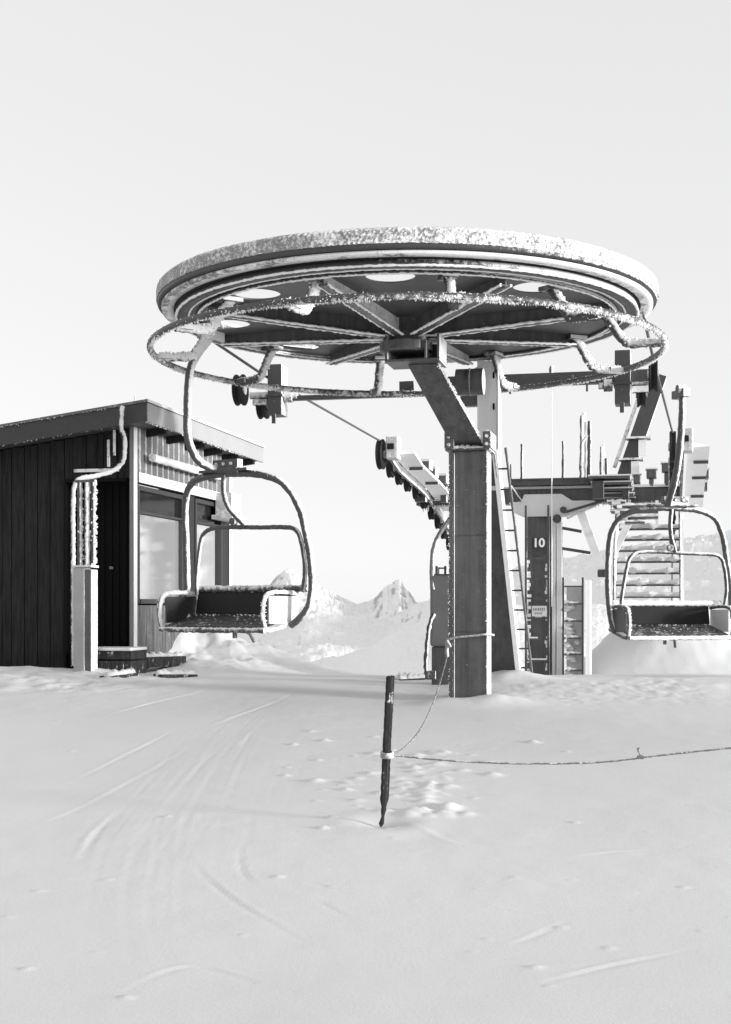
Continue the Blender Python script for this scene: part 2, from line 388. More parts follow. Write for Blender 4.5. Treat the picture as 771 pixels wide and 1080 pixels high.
def mountains():
    az = np.concatenate([np.arange(-180,-45,1.2), np.arange(-45,-17,.25), np.arange(-17,17,.055), np.arange(17,60,.25), np.arange(60,180.1,1.2)])*PI/180
    rr = np.concatenate([np.geomspace(12,120,50), np.geomspace(124,420,40), np.linspace(430,1000,110), np.geomspace(1012,6500,150)])
    A, R = np.meshgrid(az, rr); X = R*np.sin(A); Y = R*np.cos(A); c = np.clip(np.cos(A), .3, 1)
    px = CX+F*np.tan(np.clip(A, -1.0, 1.0))
    def sky(pts):
        xs, ys = zip(*pts); return hermite(xs, ys, px)
    near = sky([(-2500,640),(-400,670),(0,690),(240,702),(300,693),(334,690),(383,675),(422,655),(460,642),(600,636),(760,640),(1100,620),(2600,600)])
    mid = sky([(-2500,580),(-400,610),(0,640),(180,668),(240,664),(284,652),(326,639),(377,649),(400,654),(425,646),(454,630),(520,612),(600,596),(694,575),(1000,540),(2600,500)])
    far = sky([(-2500,560),(-400,580),(0,606),(200,636),(255,640),(284,618),(296,606),(306,601),(318,607),(334,615),(360,630),(380,637),(394,632),(404,621),(413,617),(421,612),(428,621),(440,632),(480,620),(540,600),(620,585),(771,560),(1100,540),(2600,500)])
    def H(py, d): return EYE+(HY-py)/F*d*c
    base = G0(X*.0, np.minimum(Y, 119))-.14
    rs = [120, 260, 430, 560, 980, 1350, 3400, 6500]
    zs = [np.full(A.shape, -32.0), np.full(A.shape, -44.0), H(near, 430), H(near, 430)-34, H(mid, 980), H(mid, 980)-95, H(far, 3400), H(far, 3400)-500]
    Zm = np.full(A.shape, -32.0)
    for i in range(len(rs)-1):
        k = (R >= rs[i]) & (R <= rs[i+1]); t = np.clip((R-rs[i])/(rs[i+1]-rs[i]), 0, 1)
        t = t*t*(3-2*t)*.5+t*.5
        Zm = np.where(k, zs[i]*(1-t)+zs[i+1]*t, Zm)
    ridge = 1-np.abs(2*fbm(X/170, Y/170, 6, 61, .55))*2.2
    ridge2 = 1-np.abs(2*fbm(X/46+9, Y/46, 6, 66, .58))*2.2
    amp = np.interp(R, [120,430,700,980,1600,2600,3400,6500], [1,3.5,7,8,14,22,17,34])
    Zm = Zm+amp*(ridge-.75)+amp*.7*(ridge2-.75)
    w = np.clip((R-30)/90, 0, 1); w = w*w*(3-2*w)
    fw = np.clip((Y-5)/25, 0, 1)
    front = np.clip((np.cos(A)+.15)*3, 0, 1)
    back = np.minimum(R, 2500)*.05+8*fbm(X/30, Y/30, 4, 3)*np.clip(R/100, 0, 3)
    z = base*(1-w)+Zm*w
    Z = z*front+(np.where(R < 30, base, base+ (back)*np.clip((R-30)/60, 0, 1)))*(1-front)
    n0, n1 = A.shape; vs = np.stack([X.ravel(), Y.ravel(), Z.ravel()], 1)
    i = np.arange(n0*n1).reshape(n0, n1); fs = np.stack([i[:-1,:-1], i[:-1,1:], i[1:,1:], i[1:,:-1]], -1).reshape(-1,4)[:, ::-1]
    grid_obj('mountains', vs, fs, M['mount'])
mountains()

# ------------------------------------------------------------------ bullwheel
AX = Vector((.40, 13.4, EYE))
def wheel():
    root = thing('bullwheel', 'huge horizontal bullwheel with rime on its rim and round holes in its plate', 'bullwheel', AX+Vector((0,0,2.45)))
    c = AX
    # outer rim: steep wall under thick granular rime
    def disp(r, z, a, j):
        q = .5+.5*math.sin(a*3+1.0)
        return (r, z)
    o = MB().lathe(c, [(2.255,2.925),(2.415,2.905),(2.43,2.92),(2.43,3.04),(2.40,3.05),(2.40,2.95),(2.26,2.95)], 180).build('rim', M['steel_rime'], root)
    seg = 760; prof = []
    for k in range(9): prof.append((2.43, 2.945+k*.0135))
    prof += [(2.42,3.07),(2.39,3.085),(2.34,3.085),(2.29,3.07),(2.28,3.045),(2.39,3.04)]
    jn = rng.random((seg, len(prof)))
    lowf = [sum(math.sin(i*2*PI/seg*f+p)*w for f, p, w in ((5,1,.5),(13,2,.3),(31,.5,.2))) for i in range(seg)]
    def disp2(r, z, a, j):
        i = int(round(a/(2*PI)*seg)) % seg; q = jn[i, j]; g = .5+.5*lowf[i]
        if j < 9: return (r+.004+(.011*q*q if q > .35 else .0)*(.5+.6*g), z+.004*(q-.5))
        if j < 13: return (r, z+.012*q*g)
        return (r, z)
    under(o, MB().lathe(c, prof, seg, None, True, disp2, False), 'rime_crust', M['crust'], root)
    MB().lathe(c, [(2.275,2.872),(2.39,2.872),(2.39,2.900),(2.275,2.924)], 180).build('rim_soffit', M['soffit'], root)
    MB().lathe(c, [(2.20,2.865),(2.262,2.865),(2.262,2.875),(2.235,2.895),(2.262,2.915),(2.262,2.923),(2.20,2.923)], 180).build('groove_liner', M['rubber'], root)
    MB().lathe(c, [(2.13,2.812),(2.245,2.808),(2.25,2.82),(2.245,2.862),(2.20,2.862),(2.195,2.845),(2.13,2.845)], 180).build('lower_flange', M['steel_rime'], root)
    lf = root.children[-1]; m = MB()
    for rr_, z_, q_ in ((2.248,2.812,.010),(2.13,2.81,.008),(2.052,2.793,.009)):
        m.tube([c+Vector((rr_*math.cos(2*PI*k/500), rr_*math.sin(2*PI*k/500), z_)) for k in range(501)], q_, 6, .4, False)
    under(lf, m, 'rime_edge', M['rime'], root)
    MB().lathe(c, [(2.045,2.795),(2.06,2.795),(2.06,2.826),(2.045,2.826)], 160).build('stiffening_ring', M['steel_rime'], root)
    # plate with eight round holes
    mb = MB(); N = 72
    for s in range(8):
        a0 = math.radians(-96+45*s); hc = 1.78; hr = .215
        inner = []; outer = []
        for k in range(N):
            t = 2*PI*k/N; dx, dy = math.cos(t), math.sin(t); best = 9
            for r in (.28, 2.15):
                b = hc*dx; cc = hc*hc-r*r; D = b*b-cc
                if D > 0:
                    for q in (-b-math.sqrt(D), -b+math.sqrt(D)):
                        if q > 1e-4: best = min(best, q)
            for sg in (1, -1):
                w = sg*PI/8; nx, ny = -math.sin(w), math.cos(w); dd = dx*nx+dy*ny
                if abs(dd) > 1e-6:
                    q = -(hc*nx)/dd
                    if q > 1e-4: best = min(best, q)
            inner.append((hc+hr*dx, hr*dy)); outer.append((hc+best*dx, best*dy))
        ca, sa = math.cos(a0), math.sin(a0)
        rot = lambda p, z: c+Vector((p[0]*ca-p[1]*sa, p[0]*sa+p[1]*ca, z))
        vs = [rot(p, 2.828) for p in inner]+[rot(p, 2.828) for p in outer]+[rot(p, 2.842) for p in inner]+[rot(p, 2.842) for p in outer]
        fs = []
        for k in range(N):
            k2 = (k+1) % N
            fs += [(k, k2, N+k2, N+k), (2*N+k, 3*N+k, 3*N+k2, 2*N+k2), (k, 2*N+k, 2*N+k2, k2)]
        mb.add(vs, fs)
        # snow clinging round the hole edge
    mb.build('plate', M['under'], root)
    for s in range(8):
        a = math.radians(-112+45*s); d = Vector((math.cos(a), math.sin(a), 0)); n = Vector((-d.y, d.x, 0))
        m = MB(); p0 = c+d*.22+Zv*2.68; p1 = c+d*2.03+Zv*2.765
        m.beam(p0+Zv*.055, p1+Zv*.03, .016, .15)          # web
        sp = m.build('spoke', M['steel'], root, .002); m = MB()
        m.beam(p0-Zv*.03, p1-Zv*.03, .10, .014); under(sp, m, 'flange', M['steel'], root, .002)
        m = MB()
        for sg in (-1, 1): m.tube(resample([p0-Zv*.03+n*.05*sg, p1-Zv*.03+n*.05*sg], .03), .011, 6, .45)
        under(sp, m, 'rime_edge', M['rime'], root)
    MB().lathe(c, [(.0005,2.50),(.24,2.50),(.26,2.52),(.26,2.60),(.16,2.62),(.16,2.84),(.30,2.845),(.30,2.95),(.0005,2.95)], 40, None, False, None, False).build('hub', M['steel'], root)
    # guide ring and its brackets
    ringp = [c+Vector((2.5*math.cos(2*PI*k/420), 2.5*math.sin(2*PI*k/420), 2.5)) for k in range(421)]
    ring = MB().tube(ringp, .030, 10, .10, False).build('guide_ring', M['ring'], root)
    m = MB(); rime_line(m, ringp, .030, 100, .008, .006, .6, Vector((.45,-.35,-.15))); rime_line(m, ringp, .030, 190, .020, .005, .45, Vector((.2,-.1,-1)))
    rime_line(m, ringp, .030, 60, .008, .008, .5, Vector((.2,-.2,1)))
    under(ring, m, 'rime_fringe', M['rime'], root)
    for deg in (176, 137, 97, 58, 22, -14, -50, -81, -115, -148):
        a = math.radians(deg); d = Vector((math.cos(a), math.sin(a), 0)); m = MB()
        path = catmull([c+d*1.92+Zv*2.80, c+d*2.0+Zv*2.70, c+d*2.10+Zv*2.55, c+d*2.19+Zv*2.50, c+d*2.47+Zv*2.50], 8)
        m.tube(resample(path, .03), .042, 10, .14)
        n = Vector((-d.y, d.x, 0)); m.boxv(c+d*1.93+Zv*2.80, d*.10, n*.07, Zv*.018)
        m.boxv(c+d*2.42+Zv*2.50, d*.10, n*.06, Zv*.022)
        b = m.build('bracket', M['steel_heavy'], root)
        m = MB(); rime_line(m, path, .042, 220, .022, .012, .8); under(b, m, 'rime', M['rime'], root)
wheel()

# ------------------------------------------------------------------ support frame
def support():
    fr = Frame((1.10, 14.25, 0)); zg = gz(1.1, 14.25)-.25
    root = thing('support_frame', 'dark grey steel support post with slanted arm carrying the big wheel', 'support frame', fr(0,0,gz(1.1,14.25)))
    zt = EYE+1.62
    m = MB(); m.boxf(fr, -.135, .20, -.18, .18, zg, zt); post = m.build('post', M['steel'], root, .008)
    m = MB(); m.boxf(fr, -.195, -.137, -.205, .12, zg, zt-.02); fl = m.build('flange', M['steel'], root, .004)
    m = MB()
    for k in range(26):
        z = zg+.35+k*.094; m.cyl(fr(-.160, -.209, z), .0075, .012, Lv, 6)
    split_build(m, 'bolt', M['steel_rime'], root, 0, fl)
    m = MB(); m.boxf(fr, -.23, .235, -.23, .22, zt, zt+.02)
    m.boxf(fr, -.235, -.135, -.245, -.232, zt+.021, zt+.19); m.boxf(fr, .165, .245, -.245, -.232, zt+.021, zt+.19)
    m.boxf(fr, .237, .25, -.232, .2, zt+.021, zt+.19)
    m.build('collar', M['steel'], root, .004)
    m = MB()
    for r, z in ((-.19,.06),(-.19,.14),(.205,.06),(.205,.14)): m.cyl(fr(r, -.256, zt+z), .018, .024, Lv, 6)
    split_build(m, 'bolt', M['pale'], root)
    m = MB(); e = resample([fr(.20,-.18,zg+.25), fr(.20,-.18,zt)], .06); rime_line(m, e, .006, 110, .014, .007, .7, Vector((.8,-.5,.1))); rime_line(m, resample([fr(-.195,-.205,zg+.25), fr(-.195,-.205,zt)], .06), .005, 40, .010, .006, .7, Vector((.2,-.8,.1)))
    rime_line(m, resample([fr(.245,-.245,zt+.02), fr(.245,-.245,zt+.19), fr(.165,-.245,zt+.19)], .04), .005, 120, .012, .007, .7, Vector((.5,-.6,.6)))
    under(post, m, 'rime_edge', M['rime'], root)
    m = MB(); m.tube(resample([fr(-.22,-.20,zt+.03), fr(.0,-.215,zt+.03), fr(.22,-.20,zt+.03)], .02), .018, 7, .6); m.tube(resample([fr(.20,-.1,zt+.03), fr(.21,.15,zt+.04)], .02), .03, 7, .5); under(post, m, 'snow_ledge', M['snow'], root)
    for z_ in (zg+.95, zg+1.95):
        m = MB(); m.tube(resample([fr(-.134,-.181,z_), fr(.199,-.181,z_)], .012), .005, 6, .5); under(post, m, 'weld_seam', M['steel'], root)
    # cantilever arm to the hub
    hub = Vector((.58, 13.42, EYE+2.36)); base = fr(.015, -.02, zt+.03)
    ax = (hub-base); side = Rv; m = MB()
    w0, w1 = .165, .15
    nrm = ax.normalized().cross(side).normalized()
    def ringat(p, w, h): return [p+side*sx*w+nrm*sy*h for sx, sy in ((-1,-1),(1,-1),(1,1),(-1,1))]
    A = ringat(base, w0, .17); B = ringat(hub, w1, .15)
    A = [Vector((v.x, v.y, zt+.022)) for v in A]
    B = [Vector((v.x, v.y, EYE+2.385)) for v in B]
    mm = MB(); mm.prism(A, B)
    vol = mm; arm_o = vol.build('arm', M['steel'], root, .006)
    m = MB(); mid = [A[1].lerp(B[1], k/12) for k in range(13)]; mid2 = [A[2].lerp(B[2], k/12) for k in range(13)]
    rime_line(m, mid, .006, 110, .016, .008, .7, Vector((.8,-.4,.3))); rime_line(m, mid2, .006, 90, .016, .008, .7, Vector((.8,-.2,.6)))
    under(arm_o, m, 'rime_edge', M['rime'], root)
    c = Vector((.50, 13.4, 0)); m = MB(); z0 = EYE+2.39; z1 = EYE+2.60
    f2 = Frame(c); m.boxf(f2, -.27, .27, -.22, .22, z0, z0+.025)
    m.boxf(f2, -.27, -.245, -.22, .22, z0+.026, z1+.05); m.boxf(f2, .245, .27, -.22, .22, z0+.026, z1+.05)
    m.boxf(f2, -.24, .24, .16, .185, z0+.026, z1+.02); m.boxf(f2, .12, .14, -.215, .155, z0+.026, z1)
    m.build('hub_bracket', M['steel'], root, .004)
    # rear raking leg, head column, drum, crossbeam
    bz = gz(1.75, 16.1)-.3
    m = MB(); a0 = Vector((1.66,16.1,bz)); a1 = Vector((1.40,15.2,EYE+1.75))
    def rg(p, w, l): return [p-Rv*w-Lv*l, p+Rv*w-Lv*l, p+Rv*w+Lv*l, p-Rv*w+Lv*l]
    m.prism(rg(a0, .20, .22), rg(a1, .055, .18)); m.build('rear_leg', M['steel'], root, .006)
    m = MB(); e0 = a0+Rv*.215-Lv*.10; e1 = a1+Rv*.07-Lv*.10
    m.beam(e0, e1, .05, .3, Lv); m.build('lit_edge', M['rime'], root)  # added white plate: rime, and the leg's lit right edge painted in
    m = MB(); q = Frame((1.38, 15.25, 0)); m.boxf(q, -.11, .11, -.10, .10, EYE+1.3, EYE+2.75); m.boxf(q, .12, .135, -.14, .1, EYE+1.3, EYE+2.8)
    m.build('head_column', M['rime'], root, .004)  # rime white that also carries the column's lit look in its colour
    m = MB()
    for z in (1.75,2.2,2.55): m.boxf(q, .065, .085, -.112, -.103, EYE+z, EYE+z+.07)
    split_build(m, 'slot', M['black'], root)
    m = MB(); m.cyl(Vector((1.15,14.9,EYE+2.47)), .145, .30, Rv, 28); m.cyl(Vector((1.15,14.9,EYE+2.47)), .152, .018, Rv, 28); m.build('drum', M['steel'], root)
    m = MB(); cb = Frame((1.05, 16.3, 0)); m.boxf(cb, -.15, 2.35, -.07, .07, EYE+2.62, EYE+2.76); m.boxf(cb, -2.22, -.151, -.05, .05, EYE+2.545, EYE+2.60)
    for r in (-.55, 1.35): m.boxf(cb, r-.09, r+.09, -.09, -.072, EYE+2.605, EYE+2.72)
    for r in (-.6,-.5,.7,1.6,2.1): m.boxf(cb, r-.012, r+.012, -.1, -.075, EYE+2.52, EYE+2.62)
    m.build('crossbeam', M['steel_rime'], root, .005)
    m = MB(); m.boxf(cb, .1, .40, -.06, .06, EYE+2.40, EYE+2.615); m.beam(Vector((1.40,15.3,EYE+2.70)), cb(.2,-.08,EYE+2.70), .12, .12); m.build('beam_seat', M['steel'], root)
    # ladder leaning along the raking leg
    lad = MB(); p0 = a0+Rv*.36-Lv*.25+Zv*.2; p1 = a1+Rv*.2-Lv*.25
    q0 = p0-Rv*.13; q1 = p1-Rv*.13
    ld = thing('ladder', 'narrow frosted steel ladder leaning up the raking rear leg', 'ladder', Vector((p0.x, p0.y, gz(p0.x, p0.y))))
    for i, (u, v) in enumerate(((p0, p1), (q0, q1))):
        MB().tube(resample([u, v], .05), .014, 8, .12).build('rail', M['cord'] if i == 0 else M['steel_heavy'], ld)
    n = 12
    for k in range(1, n): MB().tube([q0.lerp(q1, k/n), p0.lerp(p1, k/n)], .011, 6).build('rung', M['steel_rime'], ld)
support()

# guide sheaves on the crossbeam
def guide_sheave(px, flip, label):
    cb = Frame((1.05, 16.3, 0)); r0 = (-2.2 if not flip else 2.0); s = -1 if not flip else 1
    root = thing('guide_sheave', label, 'guide sheave', cb(r0, 0, EYE+2.5), 'guide sheaves on the crossbeam')
    m = MB(); m.boxf(cb, r0-.08, r0+.10, -.14, .14, EYE+2.36, EYE+2.98); m.boxf(cb, r0-.10, r0+.12, -.16, .16, EYE+2.58, EYE+2.61); m.build('housing', M['steel_rime'], root, .008)
    m = MB(); m.tube([cb(r0+s*.1,0,EYE+2.62), cb(r0+s*.34,-.02,EYE+2.62)], .045, 10); m.boxf(cb, min(r0+s*.12,r0+s*.3), max(r0+s*.12,r0+s*.3), -.05, .05, EYE+2.50, EYE+2.57); m.build('axle', M['steel_heavy'], root)
    for (dr, dl, dz, rad) in ((.36,-.35,.10,.19),(.22,.15,-.02,.17)):
        cc = cb(r0+s*dr, dl, EYE+2.62+dz-.08)
        w = MB().lathe(cc, [(.03,-.05),(rad,-.05),(rad,-.035),(rad-.03,0),(rad,.035),(rad,.05),(.03,.05)], 28, Rv, True, None, False).build('wheel', M['rubber'], root)
        under(w, MB().cyl(cc, .06, .13, Rv, 14), 'hub_cap', M['steel_heavy'], root)
    m = MB(); m.lathe(cb(r0-s*.16, -.02, EYE+2.60), [(.0005,-.05),(.08,-.05),(.08,.05),(.05,.05),(.05,.11),(.0005,.11)], 14, Rv*-s, False, None, False); m.build('tensioner', M['steel_heavy'], root, .004)
    m = MB(); m.boxf(cb, r0-.02, r0+.03, -.16, -.14, EYE+2.25, EYE+2.37); m.build('stop_lug', M['steel_rime'], root, .004)
guide_sheave(285, False, 'pair of black sheaves in a box below the left of the wheel')
guide_sheave(690, True, 'pair of black sheaves in a box at the right end of the crossbeam')

# ------------------------------------------------------------------ line tower number 10
TW = Frame((3.606, 27.5, 0)); SC = F/27.5
def tz(py): return EYE+(HY-py)/SC
def tr(px): return (px-573)/SC/ .976
def lpt(px, py): d = 5.10/(.2255-(px-CX)/F); return P(px, py, d)
TRAIN = [(402,478),(412,492),(421,500),(430,507.5),(439,516),(447,526),(455,538),(462,548),(468,559),(474,571)]
OFF = Rv*5.0
def tower():
    root = thing('lift_tower', 'line tower bearing the number 10 with a ladder and a wide crossarm', 'lift tower', TW(0,0,-1.2))
    m = MB(); m.boxf(TW, tr(556), tr(581), 0, .6, -2.5, tz(545)); m.build('column', M['colgrey'], root, .01)
    m = MB(); m.boxf(TW, tr(582), tr(585.5), -.04, .3, -2.5, tz(547)); m.boxf(TW, tr(587), tr(592), -.02, .3, -2.5, tz(550)); split_build(m, 'lit_strip', M['lit_white'], root, .004)  # added strips, painted white for the column's sunlit right side
    # head gusset, pale trapezoid
    pts = [(538,530),(551,529),(554,521.5),(592,521.5),(603,529),(624,529),(630,532),(598,545),(553,545),(544,541)]
    m = MB(); m.prism([TW(tr(x), -.12, tz(y)) for x, y in pts][::-1], [TW(tr(x), .25, tz(y)) for x, y in pts][::-1]); m.build('head_plate', M['lit_white'], root, .01)
    m = MB(); m.boxf(TW, tr(440), tr(712), .0, .42, tz(531), tz(516)); arm = m.build('crossarm', M['steel'], root, .01)
    under(arm, MB().boxf(TW, tr(478), tr(625), -.05, .47, tz(516)+.004, tz(513.2)), 'snow_cap', M['snow'], root)
    m = MB()                                            # grating of the catwalk, open cells
    x0, x1 = tr(541), tr(620)
    for k in range(80):
        r = x0+(x1-x0)*k/79; m.boxf(TW, r-.008, r+.008, -.25, .65, tz(512.4), tz(506.5))
    m.boxf(TW, x0, x1, -.262, -.252, tz(512.8), tz(510.2)); m.boxf(TW, x0, x1, -.262, -.252, tz(507.2), tz(505.6)); m.boxf(TW, x0, x1, .652, .662, tz(512.8), tz(505.6))
    m.build('catwalk', M['steel_rime'], root)
    for px, py, w, hv in ((541,490,.022,0),(552,469,.03,0),(594,467,.03,0),(613,441,.05,1),(620.5,447,.045,0),(632.5,474,.04,1),(637.5,486,.03,0)):
        m = MB(); m.tube(resample([TW(tr(px), -.2, tz(512)), TW(tr(px), -.2, tz(py))], .1), lambda t, w=w: w*(1-.25*t), 8, .2)
        p = m.build('railing_post', M['steel_heavy'] if hv else M['steel_rime'], root)
        if hv:
            m = MB(); m.tube(resample([TW(tr(px)+.04, -.19, tz(510)), TW(tr(px)+.04, -.19, tz(py-3))], .1), .03, 7, .3); under(p, m, 'rime', M['rime'], root)
    MB().tube([TW(tr(583), -.3, tz(640)), TW(tr(583), -.3, tz(392))], .012, 6).build('antenna_wire', M['rime'], root)
    m = MB(); m.tube(resample([TW(tr(583),-.3,tz(401)), TW(tr(583),-.3,tz(389))], .05), .04, 7, .4); m.build('antenna_tip', M['steel_heavy'], root)
    # stacked platform over each sheave train
    for x0, x1, yy in ((443,478,(505,511,517,522,527)), (622,662,(508,513.5,519,523.5,527.5))):
        for k, y in enumerate(yy):
            m = MB(); q = k*2.2
            m.boxf(TW, tr(x0+q), tr(x1+q*.4), -.9+.2*k, .9, tz(y+2.0), tz(y)); pl = m.build('platform_plate', M['steel'], root)
            under(pl, MB().boxf(TW, tr(x0+q-1), tr(x1+q*.4+1), -.93+.2*k, .9, tz(y)+.004, tz(y-1.6)), 'snow_cap', M['snow'], root)
        m = MB(); m.boxf(TW, tr(x0+3), tr(x0+14), -.8, -.6, tz(530), tz(512)); m.boxf(TW, tr(x1-8), tr(x1-2), -.5, -.3, tz(530), tz(508)); split_build(m, 'platform_frame', M['steel_rime'], root)
    # lifting frame: raking beam with two cross plates
    for sgn, (bx, by), (tx, ty) in ((1,(655,503),(690,398)),):
        a = TW(tr(bx), .2, tz(by)); b = TW(tr(tx), .2, tz(ty)); m = MB()
        m.beam(a, b, .30, .2, Lv); d = (b-a).normalized(); sd = d.cross(Lv).normalized()
        lf = m.build('lifting_frame', M['steel_rime'], root, .01)
        m = MB(); m.beam(a+sd*.25+d*.1, b+sd*.25, .07, .07, Lv); under(lf, m, 'stay', M['steel_heavy'], root)
        for t in (.16, .37):
            p = a.lerp(b, t); m = MB(); m.boxv(p+Rv*.02-Lv*.05, Rv*.24, Lv*.2, Zv*.02); under(lf, m, 'cross_plate', M['steel_heavy'], root)
            m = MB(); m.boxv(p+Rv*.1-Zv*.2-Lv*.12, Rv*.08, Lv*.05, Zv*.16); under(lf, m, 'rime', M['rime'], root)
    for a_, b_, r_ in (((598,548),(628,534),.02),((541,513),(552,529),.02),((613,470),(621,460),.015)):
        m = MB(); m.tube(resample([TW(tr(a_[0]),-.25,tz(a_[1])), TW(tr(b_[0]),-.2,tz(b_[1]))], .06), r_, 7, .3); m.build('tie_rod', M['steel_heavy'], root)
    for x0, x1, y0 in ((677,687,498),(664,671,503),(692,702,492),(705,712,500)):
        m = MB(); m.boxf(TW, tr(x0), tr(x1), -.1, .2, tz(y0+9), tz(y0)); m.boxf(TW, tr(x0)+.05, tr(x1)-.05, -.05, .1, tz(515.9), tz(y0+9)-.001); b = m.build('junction_box', M['steel'], root, .02)
        under(b, MB().boxf(TW, tr(x0)-.02, tr(x1)+.02, -.12, .2, tz(y0)+.003, tz(y0-1.6)), 'snow_cap', M['snow'], root)
    m = MB(); m.boxf(TW, tr(659), tr(662), -.4, -.3, tz(556), tz(530)); m.boxf(TW, tr(686), tr(689), -.4, -.3, tz(556), tz(531.2)); split_build(m, 'hanger_post', M['rime'], root)
    for x0, x1, y0 in ((640,657,533.5),(645,684,537.5),(643,689,543),(650,689,549),(648,676,554)):
        m = MB(); m.boxf(TW, tr(x0), tr(x1), -.75, -.28, tz(y0+1.3), tz(y0)); pl = m.build('platform_plate', M['steel'], root)
        m = MB(); m.tube(resample([TW(tr(x0-1),-.7,tz(y0-.9)), TW(tr(x1+1),-.7,tz(y0-.9))], .05), .028, 7, .5); m.tube(resample([TW(tr(x0+4),-.76,tz(y0+.8)), TW(tr(x0+random.uniform(8,14)),-.76,tz(y0+.8))], .05), .03, 7, .5); under(pl, m, 'rime', M['rime'], root)
    m = MB(); m.boxf(TW, tr(663), tr(712), -.05, .45, tz(516)+.004, tz(513)); under(arm, m, 'snow_cap', M['snow'], root)
    m = MB()
    for k in range(60):
        px_ = random.uniform(445, 708); r_ = tr(px_); m.rime(TW(r_, random.uniform(-.02,.02), tz(531)), Vector((.1,-.1,-1)), random.uniform(.05,.16), random.uniform(.015,.03))
    under(arm, m, 'rime', M['rime'], root)
    # bracing to the right
    m = MB(); m.beam(TW(tr(607),.1,tz(530)), TW(tr(634),.1,tz(606)), .16, .12, Lv); m.beam(TW(tr(634),.1,tz(606)), TW(tr(668),.3,tz(532)), .14, .12, Lv); m.build('brace', M['rime'], root)
    m = MB(); m.boxf(TW, tr(628), tr(638), 0, .1, tz(609), tz(601)); m.build('brace_joint', M['steel'], root, .02)
    for y0, y1, xe in ((557,561,612),(578.5,583.5,621)):
        MB().beam(TW(tr(592),.05,tz(y0)), TW(tr(xe),.05,tz(y1)), .06, .06).build('side_rung', M['steel_rime'], root)
    m = MB(); m.beam(TW(tr(597),-.2,tz(541)), TW(tr(636),-.3,tz(530)), .05, .05); m.cyl(TW(tr(594.5),-.22,tz(539)), .07, .12, Lv, 10); m.cyl(TW(tr(588),-.18,tz(548)), .09, .12, Lv, 10); m.build('damper', M['steel_rime'], root)
    # ladder
    lad = MB(); z0, z1 = -2.0, tz(534)
    for px in (556.6, 579.4): lad.boxf(TW, tr(px)-.022, tr(px)+.022, -.30, -.24, z0, z1)
    lo = lad.build('ladder', M['steel'], root)
    for y in (568.5, 589.5, 610.5, 631, 652, 674, 696, 717):
        m = MB(); m.boxf(TW, tr(557.5), tr(578.7), -.285, -.255, tz(y+.9), tz(y-.9)); under(lo, m, 'rung', M['steel'], root)
    sn = MB()
    for y, a, b in ((652,566,573),(674,558.5,568.5),(696.5,558.5,578)): sn.boxf(TW, tr(a), tr(b), -.30, -.245, tz(y-.9)+.003, tz(y-2.6))
    for y in range(591, 716, 4):
        if random.random() < .8: sn.boxf(TW, tr(557.6), tr(557.6)+random.uniform(.02,.09), -.27, -.24, tz(y+3.6), tz(y))
        if random.random() < .5: sn.boxf(TW, tr(578.6)-random.uniform(.02,.06), tr(578.6), -.27, -.24, tz(y+3.6), tz(y))
    under(lo, sn, 'rime', M['rime'], root)
    # signs
    m = MB(); m.boxf(TW, tr(562.8), tr(578.2), -.345, -.315, tz(579.6), tz(567.8)); sg = m.build('number_plate', M['sign'], root, .004)
    cu = bpy.data.curves.new('numerals', 'FONT'); cu.body = '10'; cu.size = .245; cu.align_x = 'CENTER'; cu.align_y = 'CENTER'; cu.extrude = .004; cu.offset = .007
    tmp = bpy.data.objects.new('tmp_text', cu); COL.objects.link(tmp); bpy.context.view_layer.update()
    me = bpy.data.meshes.new_from_object(tmp.evaluated_get(bpy.context.evaluated_depsgraph_get())); bpy.data.objects.remove(tmp)
    me.name = 'numerals'; me.materials.clear(); me.materials.append(M['num'])
    no = bpy.data.objects.new('numerals', me); COL.objects.link(no); no.parent = sg
    mat = Matrix((Rv, Zv, -Lv)).transposed().to_4x4(); p = TW(tr(570), -.352, tz(573.7)); mat.translation = p-root.location; no.matrix_local = mat
    m = MB(); m.boxf(TW, tr(563), tr(578), -.345, -.315, tz(650), tz(639)); pp = m.build('notice', M['paper'], root, .003)
    m = MB()                                            # two lines of small print, no longer readable
    for y, a, b, h in ((642.6,564.5,576.6,2.6),(646.6,566,574,1.8)):
        x = a
        while x < b:
            w = random.uniform(.7,1.5)
            m.boxf(TW, tr(x), tr(x)+.011, -.3505, -.3475, tz(y+h/2), tz(y-h/2))
            if random.random() < .7: m.boxf(TW, tr(x)+.012, tr(x+w), -.3505, -.3475, tz(y-h/2+.5), tz(y-h/2))
            if random.random() < .6: m.boxf(TW, tr(x)+.012, tr(x+w), -.3505, -.3475, tz(y+h/2), tz(y+h/2-.5))
            x += w+.8
    under(pp, m, 'print', M['ink'], root)
tower()

